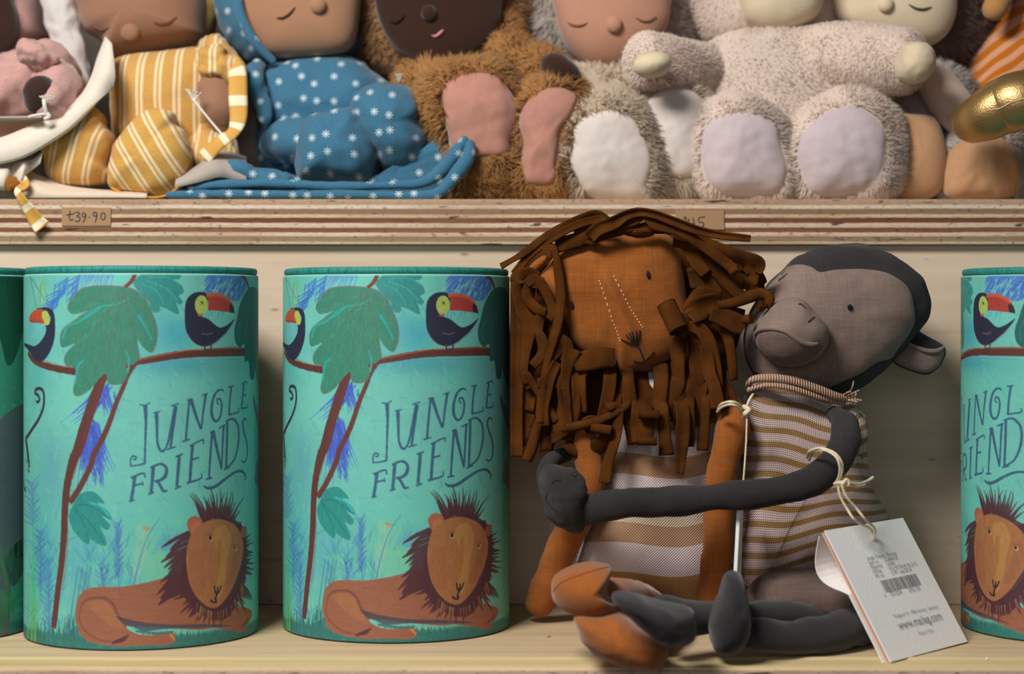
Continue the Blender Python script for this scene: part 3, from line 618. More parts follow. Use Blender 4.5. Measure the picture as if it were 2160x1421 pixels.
# the print continues round the right side: elephant among dark leaves
def C(thd, zp): return ((thd+180)/360*CW*SS, (zp-577)*SS)
def fc(pts, c, a=1., **k): fill(cr(np.array([C(*p) for p in pts]), len(pts)*6, True), c, a, canvas=True, **k)
for t0 in (112, 132, 158, -150, -120): fc([(t0-16, 560), (t0+14, 560), (t0+18, 640), (t0+8, 740), (t0, 760), (t0-6, 700), (t0-14, 690), (t0-20, 620)], (24, 84, 62), .95, amp=.2)
fc([(96, 930), (104, 880), (122, 846), (150, 850), (170, 900), (176, 1050), (170, 1310), (150, 1316), (146, 1150), (124, 1140), (116, 1180), (112, 1330), (97, 1330), (92, 1180), (90, 1050)], (92, 102, 108), amp=.1)
fc([(112, 1145), (124, 1135), (130, 1170), (118, 1215), (112, 1190)], (60, 86, 84)); fc([(118, 1130), (132, 1120), (134, 1150), (120, 1160)], (40, 40, 44))
for i in range(160):
    t0 = rng.uniform(86, 179); y = rng.uniform(1160, 1335); fc([(t0, y), (t0+1.2, y-30), (t0+rng.normal()*5, y-60)], [(60, 160, 90), (30, 120, 70), (50, 140, 60)][i % 3], .3)
fc([(-176, 900), (-150, 860), (-120, 900), (-112, 1000), (-118, 1100), (-150, 1120), (-175, 1060)], (120, 80, 56)); fc([(-140, 1100), (-110, 1120), (-104, 1300), (-150, 1310)], (120, 80, 56))
IMG = np.clip(IMG, 0, 1); SM = IMG.reshape(CH, SS, CW, SS, 3).mean((1, 3))
# slight print grain
SM = SM*(1+.03*np.random.default_rng(3).normal(size=SM.shape[:2]))[..., None]
def sample(thd, z):
    x = (thd+180) % 360/360*CW-.5; y = np.clip((ZT-z)/UNIT-.5, 0, CH-1.001); xi = np.floor(x).astype(int); yi = y.astype(int); fx = (x-xi)[..., None]; fy = (y-yi)[..., None]
    x0, x1 = xi % CW, (xi+1) % CW
    return (SM[yi, x0]*(1-fx)+SM[yi, x1]*fx)*(1-fy)+(SM[yi+1, x0]*(1-fx)+SM[yi+1, x1]*fx)*fy
nth = 1200; nz = 640
ths = np.arange(nth)/nth*360-180; zs = np.linspace(ZT-.0012, ZL+.0014, nz)
TH, ZZ = np.meshgrid(ths, zs); a = np.radians(TH)
rows = [(ZT-.012, R-.0028), (ZT, R-.0025), (ZT, R-.0008), (ZT-.0004, R-.0002)]   # inner wall and rim before the printed side
Vs = []; Cs = []
paper = lin((140, 200, 184))
for z, r in rows: Vs.append(np.stack([r*np.sin(a[0]), -r*np.cos(a[0]), np.full(nth, z-ZL)], 1)); Cs.append(np.tile(paper, (nth, 1)))
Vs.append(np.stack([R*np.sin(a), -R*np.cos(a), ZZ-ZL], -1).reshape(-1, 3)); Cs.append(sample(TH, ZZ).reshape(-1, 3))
for z, r in ((ZL+.0006, R-.0003), (ZL, R-.0012), (ZL, .001)): Vs.append(np.stack([r*np.sin(a[0]), -r*np.cos(a[0]), np.full(nth, z-ZL)], 1)); Cs.append(np.tile(lin((28, 30, 30)), (nth, 1)))
Vt = np.vstack(Vs); Ct = np.vstack(Cs); nr_ = len(Vt)//nth
i, j = np.meshgrid(np.arange(nr_-1), np.arange(nth), indexing='ij'); k = (j+1) % nth
Ft = np.stack([i*nth+j, (i+1)*nth+j, (i+1)*nth+k, i*nth+k], -1).reshape(-1, 4)
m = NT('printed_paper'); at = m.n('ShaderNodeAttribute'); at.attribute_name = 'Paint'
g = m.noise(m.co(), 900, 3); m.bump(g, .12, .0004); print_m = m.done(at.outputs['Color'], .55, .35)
m = NT('lid_painted_paper'); co = m.co('UV'); 
n1 = m.noise(m.co('UV', scale=(9, 1, 1)), 6, 3); n2 = m.noise(m.co('UV', scale=(30, 2, 1)), 3, 2)
lid_m = m.done(m.ramp(m.math('ADD', m.math('MULTIPLY', n1, .7), m.math('MULTIPLY', n2, .3)), [(.36, (18, 88, 84)), (.46, (40, 134, 126)), (.7, (56, 148, 138))]), .6, .3)
def lid():
    pr = [(0.0005, .0046), (R-.004, .0047), (R-.0018, .0044), (R-.0010, .0036), (R-.0007, .0024), (R-.0009, .001), (R-.0014, .0003), (R-.0034, .0002), (R-.0036, -.008), (.0005, -.008)]
    n = 160; an = np.arange(n)/n*2*math.pi; V = []; uv = []
    for r, z in pr:
        for t in an:
            rr = r*(1+.0012*math.sin(t*37)+.0008*math.sin(t*23)) if r > .07 else r
            V.append((rr*math.sin(t), -rr*math.cos(t), z+ZT-ZL)); uv.append((t*1.6, z*30))
    return np.array(V), grid_faces(len(pr), n), uv
def rot_for(k, px, art_px, py=800): return hitcyl(px, py, k)[0]-hitcyl(art_px, py, 'c')[0]
labels = {'b': ('large teal storage tube on the left showing its full lion picture, leftmost whole tube', rot_for('b', 305, 815)),
          'c': ('large teal storage tube standing directly left of the orange plush lion', 0.),
          'a': ('dark green storage tube with grey elephant, cut off by the left photo edge', math.radians(-47)),
          'd': ('teal storage tube cut off by the right photo edge, right of the white tag', rot_for('d', 2073, 934, 630))}
body0 = lid0 = None
for k_ in 'bcad':
    lab, rz = labels[k_]; cx_, cy_ = TUBE[k_]; root = thing('storage_tube', lab, 'storage tube', (cx_, cy_, ZL), 'printed storage tubes on the lower shelf'); root.rotation_euler = (0, 0, rz)
    if body0 is None:
        body0 = mk('tube_body', Vt, Ft, print_m, None, col=Ct, origin=(0, 0, 0)); V, Fc, uv = lid(); lid0 = mk('lid', V, Fc, lid_m, None, uv=uv, origin=(0, 0, 0), label='plain teal lid'); b_, l_ = body0, lid0
    else:
        b_ = body0.copy(); l_ = lid0.copy(); COL.objects.link(b_); COL.objects.link(l_)
    b_.parent = root; l_.parent = root
del Vt, Ct, Ft, IMG, NZ
# ------------------------------------------------------------------ orange plush lion
rust = linen('rust_linen', (176, 102, 44), c2=(206, 134, 70), period=.00085, contrast=.22, slub=.2, bump=.35)
rust_soft = cloth('rust_velveteen', (156, 90, 40), .1, 30, 700, .3, .1)
jersey_m = NT('brown_jersey'); co = jersey_m.co(); spx = jersey_m.n('ShaderNodeSeparateXYZ'); jersey_m.l(jersey_m.co('UV'), spx.inputs[0])
rib = jersey_m.math('SINE', jersey_m.math('MULTIPLY', spx.outputs[0], 46.)); nn = jersey_m.noise(co, 60, 3)
jersey_m.bump(jersey_m.math('ADD', jersey_m.math('MULTIPLY', rib, .5), jersey_m.noise(co, 1200, 2)), .4, .0006)
jersey_m = jersey_m.done(jersey_m.ramp(jersey_m.math('ADD', jersey_m.math('MULTIPLY', rib, .05), nn), [(.3, (60, 32, 9)), (.7, (90, 50, 14))]), .95, .1, 0)
thread_dark = cloth('dark_brown_thread', (50, 28, 16), .1); thread_pale = cloth('pale_orange_thread', (236, 182, 130), .05)
dress = NT('striped_dress_linen'); w, co = weave_h(dress, .0019)
uvs = dress.n('ShaderNodeSeparateXYZ'); dress.l(dress.co('UV'), uvs.inputs[0])
v = uvs.outputs[1]
# v = photo-row /1000 of the stripe
def band(m, v, stops):
    x = m.n('ShaderNodeValToRGB'); m.l(v, x.inputs[0]); x.color_ramp.interpolation = 'CONSTANT'; e = x.color_ramp.elements
    while len(e) < len(stops): e.new(.5)
    for k, (p, c) in enumerate(stops): e[k].position = p; e[k].color = (*lin(c), 1)
    return x.outputs[0]
W1, T1, C1, G1 = (206, 192, 196), (166, 122, 84), (200, 184, 160), (164, 116, 56)
under = band(dress, v, [(0, W1), (.17, (150, 124, 80)), (.25, W1), (.36, T1), (.45, W1), (.6, C1), (.655, (168, 128, 96)), (.74, W1), (.865, G1)])
thr = dress.math('GREATER_THAN', w, .25)
over = dress.mix(.55, under, (222, 208, 196))
dk_ = dress.mix(dress.math('MULTIPLY', thr, .5), under, over)
gapm = dress.math('MULTIPLY', dress.math('LESS_THAN', w, -.5), .28)
colr = dress.mix(gapm, dk_, (92, 66, 50))
dress.bump(w, .6, .0006); dress_m = dress.done(colr, .95, .1, .1)

lion = thing('plush_lion', 'orange plush lion with shaggy brown jersey mane and striped dress', 'soft toy', P(1370, 1290, 1.25)*[1, 1, 0]+[0, 0, ZL])
# torso in its striped dress
ol = [(1320, 770), (1450, 770), (1500, 850), (1530, 960), (1540, 1080), (1545, 1200), (1540, 1290), (1400, 1310), (1255, 1300), (1215, 1220), (1232, 1120), (1262, 1050), (1285, 960), (1300, 860)]
V, Fc = pillow(ol, 1.30, .04, .05, p=.75, ns=90, nr=16, amp=.0025, sc=30)
def to_px(V): return np.stack([1080+V[:, 0]*F/V[:, 1], HOR-(V[:, 2]-EYE)*F/V[:, 1]], 1)
q = to_px(V); s = (q[:, 1]+((q[:, 0]-1370)/150)**2*16+6*np.sin(q[:, 0]/40)-780)/500
body = mk('dress', V, Fc, dress_m, lion, uv=np.stack([q[:, 0]/100, s], 1), label='loosely woven striped dress')
btree = bvh(V, Fc)
# head
def c1(l): return [(1050+x/3.553, 420+y/3.553) for x, y in l]
hol = c1([(290, 590), (380, 490), (460, 400), (560, 350), (700, 305), (860, 275), (1000, 262), (1200, 258), (1290, 285), (1345, 400), (1380, 560), (1408, 740), (1440, 900), (1452, 1080), (1310, 1192), (1150, 1276), (1040, 1292), (930, 1302), (885, 1230), (780, 1185), (640, 1155), (540, 1070), (480, 950), (410, 800), (340, 690)])
V, Fc = pillow(hol, 1.285, .03, .026, c=(1300, 640), p=.5, ns=110, nr=16, amp=.0012, sc=45)
# raised nose bridge between the two stitched lines
q = to_px(V); a0, a1 = np.array(c1([(815, 590)])[0]), np.array(c1([(1000, 1010)])[0]); ab = a1-a0; t = ((q-a0)@ab)/(ab@ab); dist = np.linalg.norm(q-a0-np.clip(t, 0, 1)[:, None]*ab, axis=1)
V[:, 1] -= np.where(V[:, 1] < 1.28, .0035*np.exp(-(dist/14)**2), 0)
hd1 = mk('head', V, Fc, rust, lion, label='rust orange linen head'); ht = bvh(V, Fc)
V, Fc = pillow(el(1052+80, 420+145, 34, 13, -48), 1.285, .012, p=.7, amp=.001); mk('ear', V, Fc, rust, hd1)
V, Fc = pillow(el(1343, 489, 34, 8, 4), 1.272, .010, p=.7, amp=.001); mk('ear', V, Fc, rust, hd1)
for (x, y) in ((555, 795), (1128, 565)):
    c_ = c1([(x, y)])[0]; V, Fc = patch(ht, el(*c_, 4.6, 9, -8), 1.25, .0006, dome=.0012, ns=20, nr=4); mk('eye', V, Fc, thread_dark, hd1, label='small dark stitched eye')
for l_ in ([(760, 610), (800, 720), (850, 880), (890, 980), (915, 1060)], [(870, 575), (935, 700), (990, 810), (1040, 890), (1085, 960)]):
    q = cr(c1(l_), 44); parts = []
    for k in range(0, 43, 3): parts.append(drape(ht, [q[k], (q[k]+q[k+1])/2, q[k+1]], 1.25, 1.3, .0003, n=4, segs=6))
    V, Fc = join(parts); mk('nose_stitching', V, Fc, thread_pale, hd1, label='pale dotted stitching beside the nose')
parts = [drape(ht, c1(l_), 1.25, 1.8, .0005) for l_ in ([(930, 1052), (980, 1075), (1035, 1085)], [(965, 1020), (1000, 1060), (1038, 1085)], [(1005, 995), (1018, 1040), (1040, 1085)], [(1035, 990), (1040, 1040), (1042, 1085)], [(1065, 985), (1058, 1040), (1042, 1090)], [(1040, 1080), (1070, 1140), (1095, 1210)], [(1022, 1212), (1060, 1220), (1100, 1215), (1140, 1180), (1168, 1145)], [(985, 1005), (1010, 1050), (1040, 1085)], [(1120, 1195), (1150, 1170), (1165, 1150)])]
V, Fc = join(parts); mk('nose_embroidery', V, Fc, thread_dark, hd1, label='dark embroidered nose and mouth')
# arms
V, Fc = sweep([(1222, 905, 1.262), (1240, 965, 1.262), (1246, 1020, 1.258), (1222, 1080, 1.268), (1185, 1155, 1.28), (1160, 1220, 1.288), (1138, 1270, 1.295)], [26, 30, 29, 32, 33, 34, 31], 24, amp=.0012, sc=50); mk('arm', V, Fc, rust, lion)
V, Fc = sweep([(1545, 862, 1.262), (1546, 905, 1.25), (1530, 960, 1.245), (1520, 1030, 1.247), (1515, 1110, 1.25), (1510, 1190, 1.255), (1500, 1262, 1.262)], [26, 38, 31, 31, 32, 32, 30], 24, amp=.0012, sc=50); mk('arm', V, Fc, rust, lion)
# legs and feet reaching forward
V, Fc = sweep([(1380, 1285, 1.27), (1345, 1262, 1.22), (1290, 1258, 1.18), (1240, 1262, 1.16)], [34, 36, 40, 38], 22, amp=.001); mk('leg', V, Fc, rust_soft, lion)
def c3(l): return [(1050+x/3.6, 1080+y/3.6) for x, y in l]
V, Fc = pillow(c3([(412, 600), (425, 500), (510, 430), (620, 392), (720, 382), (820, 398), (858, 425), (852, 480), (830, 560), (840, 640), (900, 690), (870, 770), (760, 806), (640, 800), (540, 760), (450, 690)]), 1.147, .030, .028, ns=72, nr=14, amp=.0008, sc=40); f1_ = mk('foot', V, Fc, rust_soft, lion, label='upturned orange foot'); ft = bvh(V, Fc)
V, Fc = drape(ft, c3([(425, 600), (470, 545), (560, 500), (680, 460), (780, 430), (845, 415)]), 1.12, 1.6, .0); mk('seam', V, Fc, cloth('dark_rust_seam', (128, 62, 18)), f1_)
V, Fc = sweep([(1420, 1300, 1.27), (1400, 1320, 1.21), (1370, 1345, 1.17), (1330, 1350, 1.148)], [34, 36, 42, 44], 22, amp=.001); mk('leg', V, Fc, rust_soft, lion)
V, Fc = pillow(c3([(578, 800), (640, 770), (760, 780), (900, 760), (1080, 860), (1200, 920), (1290, 1000), (1282, 1080), (1240, 1170), (1150, 1192), (1000, 1178), (850, 1130), (740, 1070), (650, 980), (600, 890)]), 1.132, .028, .026, c=(1310, 1352), ns=72, nr=14, amp=.0015, sc=40); mk('foot', V, Fc, rust_soft, lion, label='lower orange foot')
# mane: jersey strips, each its own piece
def c2(l): return [(1050+x/3.553, 780+y/3.553) for x, y in l]
mi_ = 0
def ms(pts, w, d0=1.252, d1=None, curl=1.0, twist=.0, face=1.):
    global mi_; mi_ += 1
    pts = np.array(pts, float); w = np.array(w, float)*1.38; low = pts[:, 1] > 562; pts[low, 0] = np.maximum(pts[low, 0], 1077+(w[low] if w.ndim else w)/2*.95)
    if curl < 1.15: curl = [.25, .5, .35, .62, .2][mi_ % 5]
    twist = twist or [.5, -.4, .25, -.7, .1, .6][mi_ % 6]
    if mi_ % 3 == 1: face = -face
    dd = d0[1]+(d0[0]-d0[1])*np.clip(1-np.linspace(0, 1, len(pts))*2.4, 0, 1)**.7 if isinstance(d0, tuple) else np.linspace(d0, d0 if d1 is None else d1, len(pts)); V, Fc = strip(np.column_stack([pts, dd]), w, curl, twist=twist, face=face)
    mk('mane_strip', V, Fc, jersey_m, lion)
K = 1/3.553
V, Fc = pillow([(1079, 640), (1092, 570), (1180, 505), (1260, 486), (1400, 488), (1480, 540), (1540, 620), (1560, 700), (1520, 800), (1460, 805), (1380, 812), (1300, 840), (1240, 900), (1150, 905), (1090, 880), (1079, 760)], 1.315, .012, .012, c=(1320, 690), ns=90, nr=8, amp=.002); mk('mane_backing', V, Fc, jersey_m, lion)
# back layer: random hanging strips behind the head and down both sides
r_ = np.random.default_rng(11)
for i in range(24):
    x = 1085+r_.random()*95; y0 = 590+r_.random()*120; y1 = 860+r_.random()*100
    ms([(x, y0), (x-6+r_.normal()*8, (y0*2+y1)/3), (x+r_.normal()*12, (y0+2*y1)/3), (x+r_.normal()*16, y1)], 17+r_.random()*8, 1.268+.012*r_.random(), 1.262, .9, r_.normal()*.3)
for i in range(13):
    x = 1195+r_.random()*330; y0 = 700+r_.random()*30; y1 = 850+r_.random()*90
    ms([(x, y0), (x+r_.normal()*8, (y0+y1)/2), (x+r_.normal()*12, y1)], 18+r_.random()*8, (1.296, 1.254), None, .9, r_.normal()*.3)
for i in range(7):
    x = 1440+r_.random()*90; y0 = 640+r_.random()*80; y1 = 840+r_.random()*60
    ms([(x-20, y0), (x, (y0*2+y1)/3), (x+r_.normal()*9, y1)], 18+r_.random()*8, 1.27, 1.262, .9, r_.normal()*.3)
# crown
ms(c1([(20, 500), (110, 448), (200, 395), (400, 250), (600, 150), (740, 112), (830, 165), (860, 200)]), [30*K*1.4, 34*K, 44*K, 40*K, 40*K, 44*K, 40*K, 30*K], 1.262, 1.25)
ms(c1([(75, 560), (180, 490), (260, 400), (420, 285), (600, 190), (760, 150), (800, 180)]), 46*K, 1.264, 1.252)
ms(c1([(640, 330), (660, 240), (700, 185), (740, 175)]), [130*K, 120*K, 90*K, 60*K], 1.258)
ms(c1([(430, 345), (520, 320), (640, 300), (760, 280), (900, 245), (1000, 215)]), [90*K, 90*K, 80*K, 66*K, 60*K, 50*K], 1.262, 1.25)
ms(c1([(700, 290), (760, 230), (870, 180), (960, 120), (1060, 92), (1180, 108), (1350, 170), (1500, 228), (1650, 265), (1780, 285), (1895, 300)]), [80*K, 80*K, 76*K, 60*K, 54*K, 52*K, 56*K, 52*K, 48*K, 44*K, 40*K], 1.254, 1.235, 1.25)
ms(c1([(930, 212), (1030, 160), (1100, 118), (1180, 190), (1290, 215), (1400, 262), (1550, 360), (1700, 470), (1800, 545)]), [20*K, 50*K, 46*K, 60*K, 60*K, 56*K, 56*K, 60*K, 56*K], 1.25, 1.24, 1.1)
ms(c1([(940, 215), (1080, 205), (1200, 215), (1300, 240), (1400, 265)]), [20*K, 60*K, 70*K, 60*K, 30*K], 1.2515)
ms(c1([(1300, 195), (1450, 270), (1600, 350), (1780, 420), (1960, 470), (1950, 560)]), [50*K, 60*K, 70*K, 76*K, 60*K, 40*K], 1.262, 1.25)
# long strip over the left cheek
ms(c1([(345, 400), (400, 375), (440, 420), (455, 520), (468, 640), (468, 760), (445, 920), (410, 1040), (370, 1180), (340, 1330), (330, 1421)])+c2([(340, 60), (330, 250), (325, 400)]), [90*K, 100*K, 40*K, 54*K, 58*K, 60*K, 60*K, 60*K, 50*K, 40*K, 50*K, 56*K, 60*K, 56*K], 1.254, 1.25)
# left tangle
ms(c1([(60, 640), (120, 590), (220, 560), (300, 600)]), 80*K, 1.262)
ms(c1([(215, 640), (270, 600), (330, 640), (385, 740), (410, 840), (380, 900)]), [50*K, 60*K, 60*K, 55*K, 50*K, 40*K], 1.256)
ms(c1([(230, 640), (225, 740), (300, 830), (360, 850)]), [50*K, 56*K, 60*K, 50*K], 1.257)
ms(c1([(110, 620), (150, 700), (210, 830), (230, 960), (200, 1150), (190, 1300), (240, 1421)]), [90*K, 110*K, 110*K, 90*K, 70*K, 60*K, 50*K], 1.262, 1.256)
ms(c1([(80, 680), (110, 860), (120, 1060), (110, 1250), (120, 1421)])+c2([(125, 200), (130, 450), (125, 650)]), [80*K, 90*K, 84*K, 80*K, 74*K, 72*K, 72*K, 74*K], 1.264, 1.26)
ms(c1([(380, 870), (320, 900), (290, 990), (330, 1070), (330, 1160), (260, 1250)]), [60*K, 70*K, 70*K, 74*K, 60*K, 50*K], 1.26, 1.254)
ms(c1([(200, 1300), (230, 1380)])+c2([(210, 30), (270, 130), (340, 240), (390, 320), (440, 380)]), [50*K]*7, 1.256, 1.252, 1.2)
ms(c2([(440, -60), (390, 60), (370, 180), (345, 300), (345, 420)]), 62*K, 1.252)
ms(c2([(330, 380), (290, 480), (250, 580), (205, 675)]), 66*K, 1.258, 1.256, 1.3)
ms(c2([(540, -10), (480, 120), (480, 260), (470, 360), (440, 450), (470, 520)]), [60*K, 50*K, 40*K, 80*K, 140*K, 150*K], 1.252)
ms(c2([(560, -160), (520, -40), (505, 90), (520, 220), (530, 330), (550, 480)]), [100*K, 70*K, 50*K, 40*K, 36*K, 30*K], 1.25)
# chin roll and beard
ms(c1([(570, 1240), (680, 1205), (780, 1190), (875, 1195)]), [80*K, 120*K, 120*K, 110*K], 1.249, curl=.9, twist=.15)
ms(c1([(370, 1180), (420, 1130), (480, 1090), (510, 1160), (480, 1210)]), [90*K, 110*K, 110*K, 90*K, 60*K], 1.254)
ms(c1([(460, 1421), (520, 1290), (590, 1210), (640, 1290), (560, 1421)]), [50*K, 60*K, 70*K, 60*K, 40*K], 1.253)
ms(c2([(760, -60), (680, 20), (600, 150), (560, 260), (530, 370)]), [100*K, 90*K, 80*K, 70*K, 60*K], (1.292, 1.254), None)
ms(c2([(1000, -110), (890, 80), (835, 160), (850, 260), (900, 310), (880, 500), (820, 700), (800, 850)]), [90*K, 90*K, 80*K, 60*K, 60*K, 64*K, 66*K, 70*K], (1.292, 1.246), None)
ms(c2([(1030, -60), (950, 60), (890, 200), (900, 330), (870, 520)]), [60*K, 64*K, 60*K, 56*K, 50*K], (1.292, 1.254), None)
ms(c2([(1165, -130), (1085, 90), (1050, 180), (960, 260), (840, 330), (700, 390), (520, 445)]), [90*K, 60*K, 54*K, 50*K, 50*K, 52*K, 56*K], (1.292, 1.246), None, 1.4)
ms(c2([(560, 500), (620, 560), (700, 600), (780, 560), (830, 480)]), [150*K, 150*K, 120*K, 100*K, 60*K], 1.258, 1.25)
ms(c2([(640, 440), (700, 400), (770, 400), (850, 350)]), [80*K, 100*K, 100*K, 60*K], 1.255)
ms(c2([(1120, -120), (1112, 140), (1090, 300), (1080, 420), (1085, 540)]), [120*K, 130*K, 130*K, 130*K, 120*K], (1.292, 1.244), None, .7)
ms(c2([(1230, -150), (1230, 110), (1225, 280), (1240, 440), (1262, 640)]), [90*K, 90*K, 80*K, 74*K, 86*K], (1.292, 1.243), None)
ms(c2([(1300, -150), (1290, 70), (1350, 200), (1385, 320), (1385, 500), (1375, 640), (1365, 775)]), [80*K, 84*K, 90*K, 78*K, 80*K, 60*K, 44*K], (1.292, 1.243), None)
ms(c2([(1380, -190), (1430, 70), (1430, 250), (1440, 420), (1435, 575)]), [60*K, 66*K, 64*K, 60*K, 56*K], (1.292, 1.246), None)
ms(c2([(1470, -200), (1500, 40), (1550, 200), (1545, 400), (1535, 605)]), [70*K, 66*K, 62*K, 62*K, 66*K], (1.292, 1.247), None)
ms(c2([(1560, -180), (1580, 0), (1625, 120), (1650, 290)]), [80*K, 78*K, 74*K, 80*K], 1.249, 1.24)
ms(c2([(1620, -80), (1680, 80), (1740, 180), (1770, 270)]), [70*K, 60*K, 54*K, 44*K], 1.256, 1.25)
ms(c1([(1400, 1000), (1360, 1080), (1340, 1200), (1350, 1421)]), [60*K, 90*K, 90*K, 80*K], 1.254)
ms(c1([(1430, 950), (1520, 980), (1580, 1080), (1620, 1250), (1640, 1421)]), [60*K, 76*K, 84*K, 80*K, 74*K], 1.25, 1.248)
ms(c1([(1500, 915), (1620, 925), (1700, 1000), (1740, 1140), (1770, 1360)]), [60*K, 76*K, 74*K, 60*K, 50*K], 1.256, 1.252)
ms(c1([(1450, 960), (1500, 1060), (1480, 1240), (1510, 1421)]), [60*K, 70*K, 80*K, 70*K], 1.252)
# right tangle
ms(c1([(1320, 290), (1400, 300), (1470, 360), (1480, 450), (1560, 560)]), [110*K, 110*K, 90*K, 80*K, 70*K], 1.262, 1.255)
ms(c1([(1400, 420), (1480, 400), (1600, 480), (1690, 600), (1780, 690), (1850, 735)]), [110*K, 120*K, 84*K, 74*K, 70*K, 60*K], 1.258, 1.252)
ms(c1([(1500, 500), (1620, 520), (1760, 600), (1900, 640), (2000, 640)]), [80*K, 100*K, 100*K, 84*K, 60*K], 1.262, 1.26)
ms(c1([(1430, 600), (1500, 590), (1580, 620), (1630, 720)]), [110*K, 120*K, 110*K, 90*K], 1.26)
ms(c1([(1600, 400), (1750, 480), (1900, 560), (1985, 650)]), [80*K, 110*K, 110*K, 70*K], 1.268)
ms(c1([(1860, 500), (1910, 560), (1890, 650), (1950, 700)]), [60*K, 74*K, 80*K, 50*K], 1.25)
ms(c1([(1430, 880), (1500, 820), (1580, 780), (1660, 790)]), [120*K, 140*K, 130*K, 110*K], 1.25)
ms(c1([(1650, 790), (1760, 770), (1880, 730), (1980, 710), (2035, 745), (2010, 810)]), [50*K, 60*K, 70*K, 64*K, 56*K, 44*K], 1.246, 1.24, 1.2)
ms(c1([(1420, 790), (1480, 740), (1560, 720), (1650, 760)]), [70*K, 90*K, 100*K, 80*K], 1.254)
ms(c1([(1590, 860), (1700, 890), (1790, 930), (1850, 960)]), [70*K, 100*K, 110*K, 90*K], 1.248)
ms(c1([(1600, 820), (1740, 850), (1850, 870)]), [60*K, 76*K, 60*K], 1.254)
ms(c1([(1350, 1020), (1400, 930), (1450, 880), (1540, 860)]), [80*K, 90*K, 90*K, 70*K], 1.25)
def mr(x, y, d, ang, r, L, tilt=0., cc=c1):
    c_ = cc([(x, y)])[0]; V, Fc = roll(c_[0], c_[1], d, ang, r*K, L*K, tilt=tilt); mk('mane_roll', V, Fc, jersey_m, lion, smooth=True, label='rolled-up end of a mane strip')
mr(1315, 880, 1.243, -66, 88, 230, 20); mr(1780, 525, 1.24, 35, 36, 90, 50); mr(1975, 800, 1.24, 60, 34, 60, 50); mr(1850, 900, 1.248, 10, 44, 120, 40)
mr(780, 440, 1.246, -8, 46, 160, 15, c2); mr(1135, 330, 1.238, -2, 44, 150, 8, c2); mr(1118, 530, 1.239, -2, 38, 150, 5, c2)
# string of the lion's own card
cream = cloth('cream_cotton_string', (222, 208, 176), .08, 400, 900, 0, .4)
card = NT('thick_textured_paper'); nh = card.noise(card.co(), 500, 3); card.bump(nh, .25, .0006); card_m = card.done(card.mix(.0, (252, 250, 249), (252, 250, 249)), .85, .2)
ink_grey = cloth('grey_print_ink', (150, 150, 156), .02)
lt = thing('swing_tag', 'thin white card seen edge-on hanging between lion and monkey', 'tag', P(1555, 1215, 1.215))
V, Fc = sweep([(1515, 862, 1.232), (1522, 852, 1.224), (1540, 847, 1.214), (1558, 852, 1.216), (1570, 868, 1.224), (1568, 880, 1.235)], 3.0, 10); mk('string', V, Fc, cream, lt)
V, Fc = sweep([(1513, 868, 1.232), (1524, 858, 1.223), (1542, 853, 1.213), (1558, 859, 1.215), (1568, 872, 1.224)], 2.6, 10); mk('string', V, Fc, cream, lt)
V, Fc = join([sweep([(1570, 858, 1.219), (1580, 864, 1.217), (1572, 872, 1.217)], 5.5, 12), sweep([(1574, 862, 1.219), (1580, 845, 1.219), (1588, 832, 1.224)], 3, 8), sweep([(1576, 866, 1.219), (1574, 930, 1.217), (1570, 990, 1.213), (1564, 1062, 1.211)], 2., 8)]); mk('knot', V, Fc, cream, lt)
V = np.array([P(x, y, d) for x, y, d in ((1558.5, 1060, 1.21), (1564.5, 1058, 1.236), (1560, 1212, 1.232), (1550.5, 1214, 1.205))]); th_ = np.array([.0011, 0, 0])
V = np.vstack([V-th_, V+th_]); mk('card', V, [(0, 1, 2, 3), (7, 6, 5, 4), (0, 4, 5, 1), (1, 5, 6, 2), (2, 6, 7, 3), (3, 7, 4, 0)], card_m, lt, smooth=False)

# ------------------------------------------------------------------ grey plush monkey
char = linen('charcoal_linen', (60, 56, 57), .0009, .3, (98, 94, 94), .22); taupe = linen('taupe_linen', (164, 141, 130), .0009, .35, (200, 177, 164), .2)
taupe_d = linen('dark_taupe_linen', (120, 98, 90), .0009, .3, (140, 120, 110), .3)
kn = NT('striped_knit'); us = kn.n('ShaderNodeSeparateXYZ'); kn.l(kn.co('UV'), us.inputs[0]); U, Vv = us.outputs[0], us.outputs[1]
tri = kn.math('ABSOLUTE', kn.math('SUBTRACT', kn.math('FRACT', kn.math('MULTIPLY', U, 1.)), .5))
vy = kn.math('ADD', Vv, kn.math('MULTIPLY', tri, 1.1)); st = kn.math('SINE', kn.math('MULTIPLY', vy, 2*math.pi))
col_gap = kn.math('MULTIPLY', kn.math('GREATER_THAN', tri, .40), .5)
stripe = kn.math('FRACT', kn.math('DIVIDE', kn.math('FLOOR', vy), 7.))
base = kn.mix(kn.math('GREATER_THAN', stripe, .5), (232, 204, 200), (168, 124, 60))
hole = kn.math('MULTIPLY', kn.math('LESS_THAN', st, -.55), .45)
c_ = kn.mix(kn.math('MAXIMUM', hole, col_gap), base, (84, 62, 46))
kn.bump(kn.math('ADD', st, kn.math('MULTIPLY', tri, -2.)), .7, .001); knit_m = kn.done(c_, .95, .1, .25)
rib_m = NT('rolled_knit_edge'); us = rib_m.n('ShaderNodeSeparateXYZ'); rib_m.l(rib_m.co(), us.inputs[0])
ww = rib_m.math('SINE', rib_m.math('MULTIPLY', us.outputs[0], 3800.)); rib_m.bump(ww, .7, .001); rib_m = rib_m.done(rib_m.mix(rib_m.math('GREATER_THAN', ww, -.3), (140, 96, 60), (214, 178, 158)), .95, .1, .2)
stitch_m = cloth('dark_taupe_thread', (66, 52, 48)); black_st = cloth('black_stitch', (34, 32, 34))
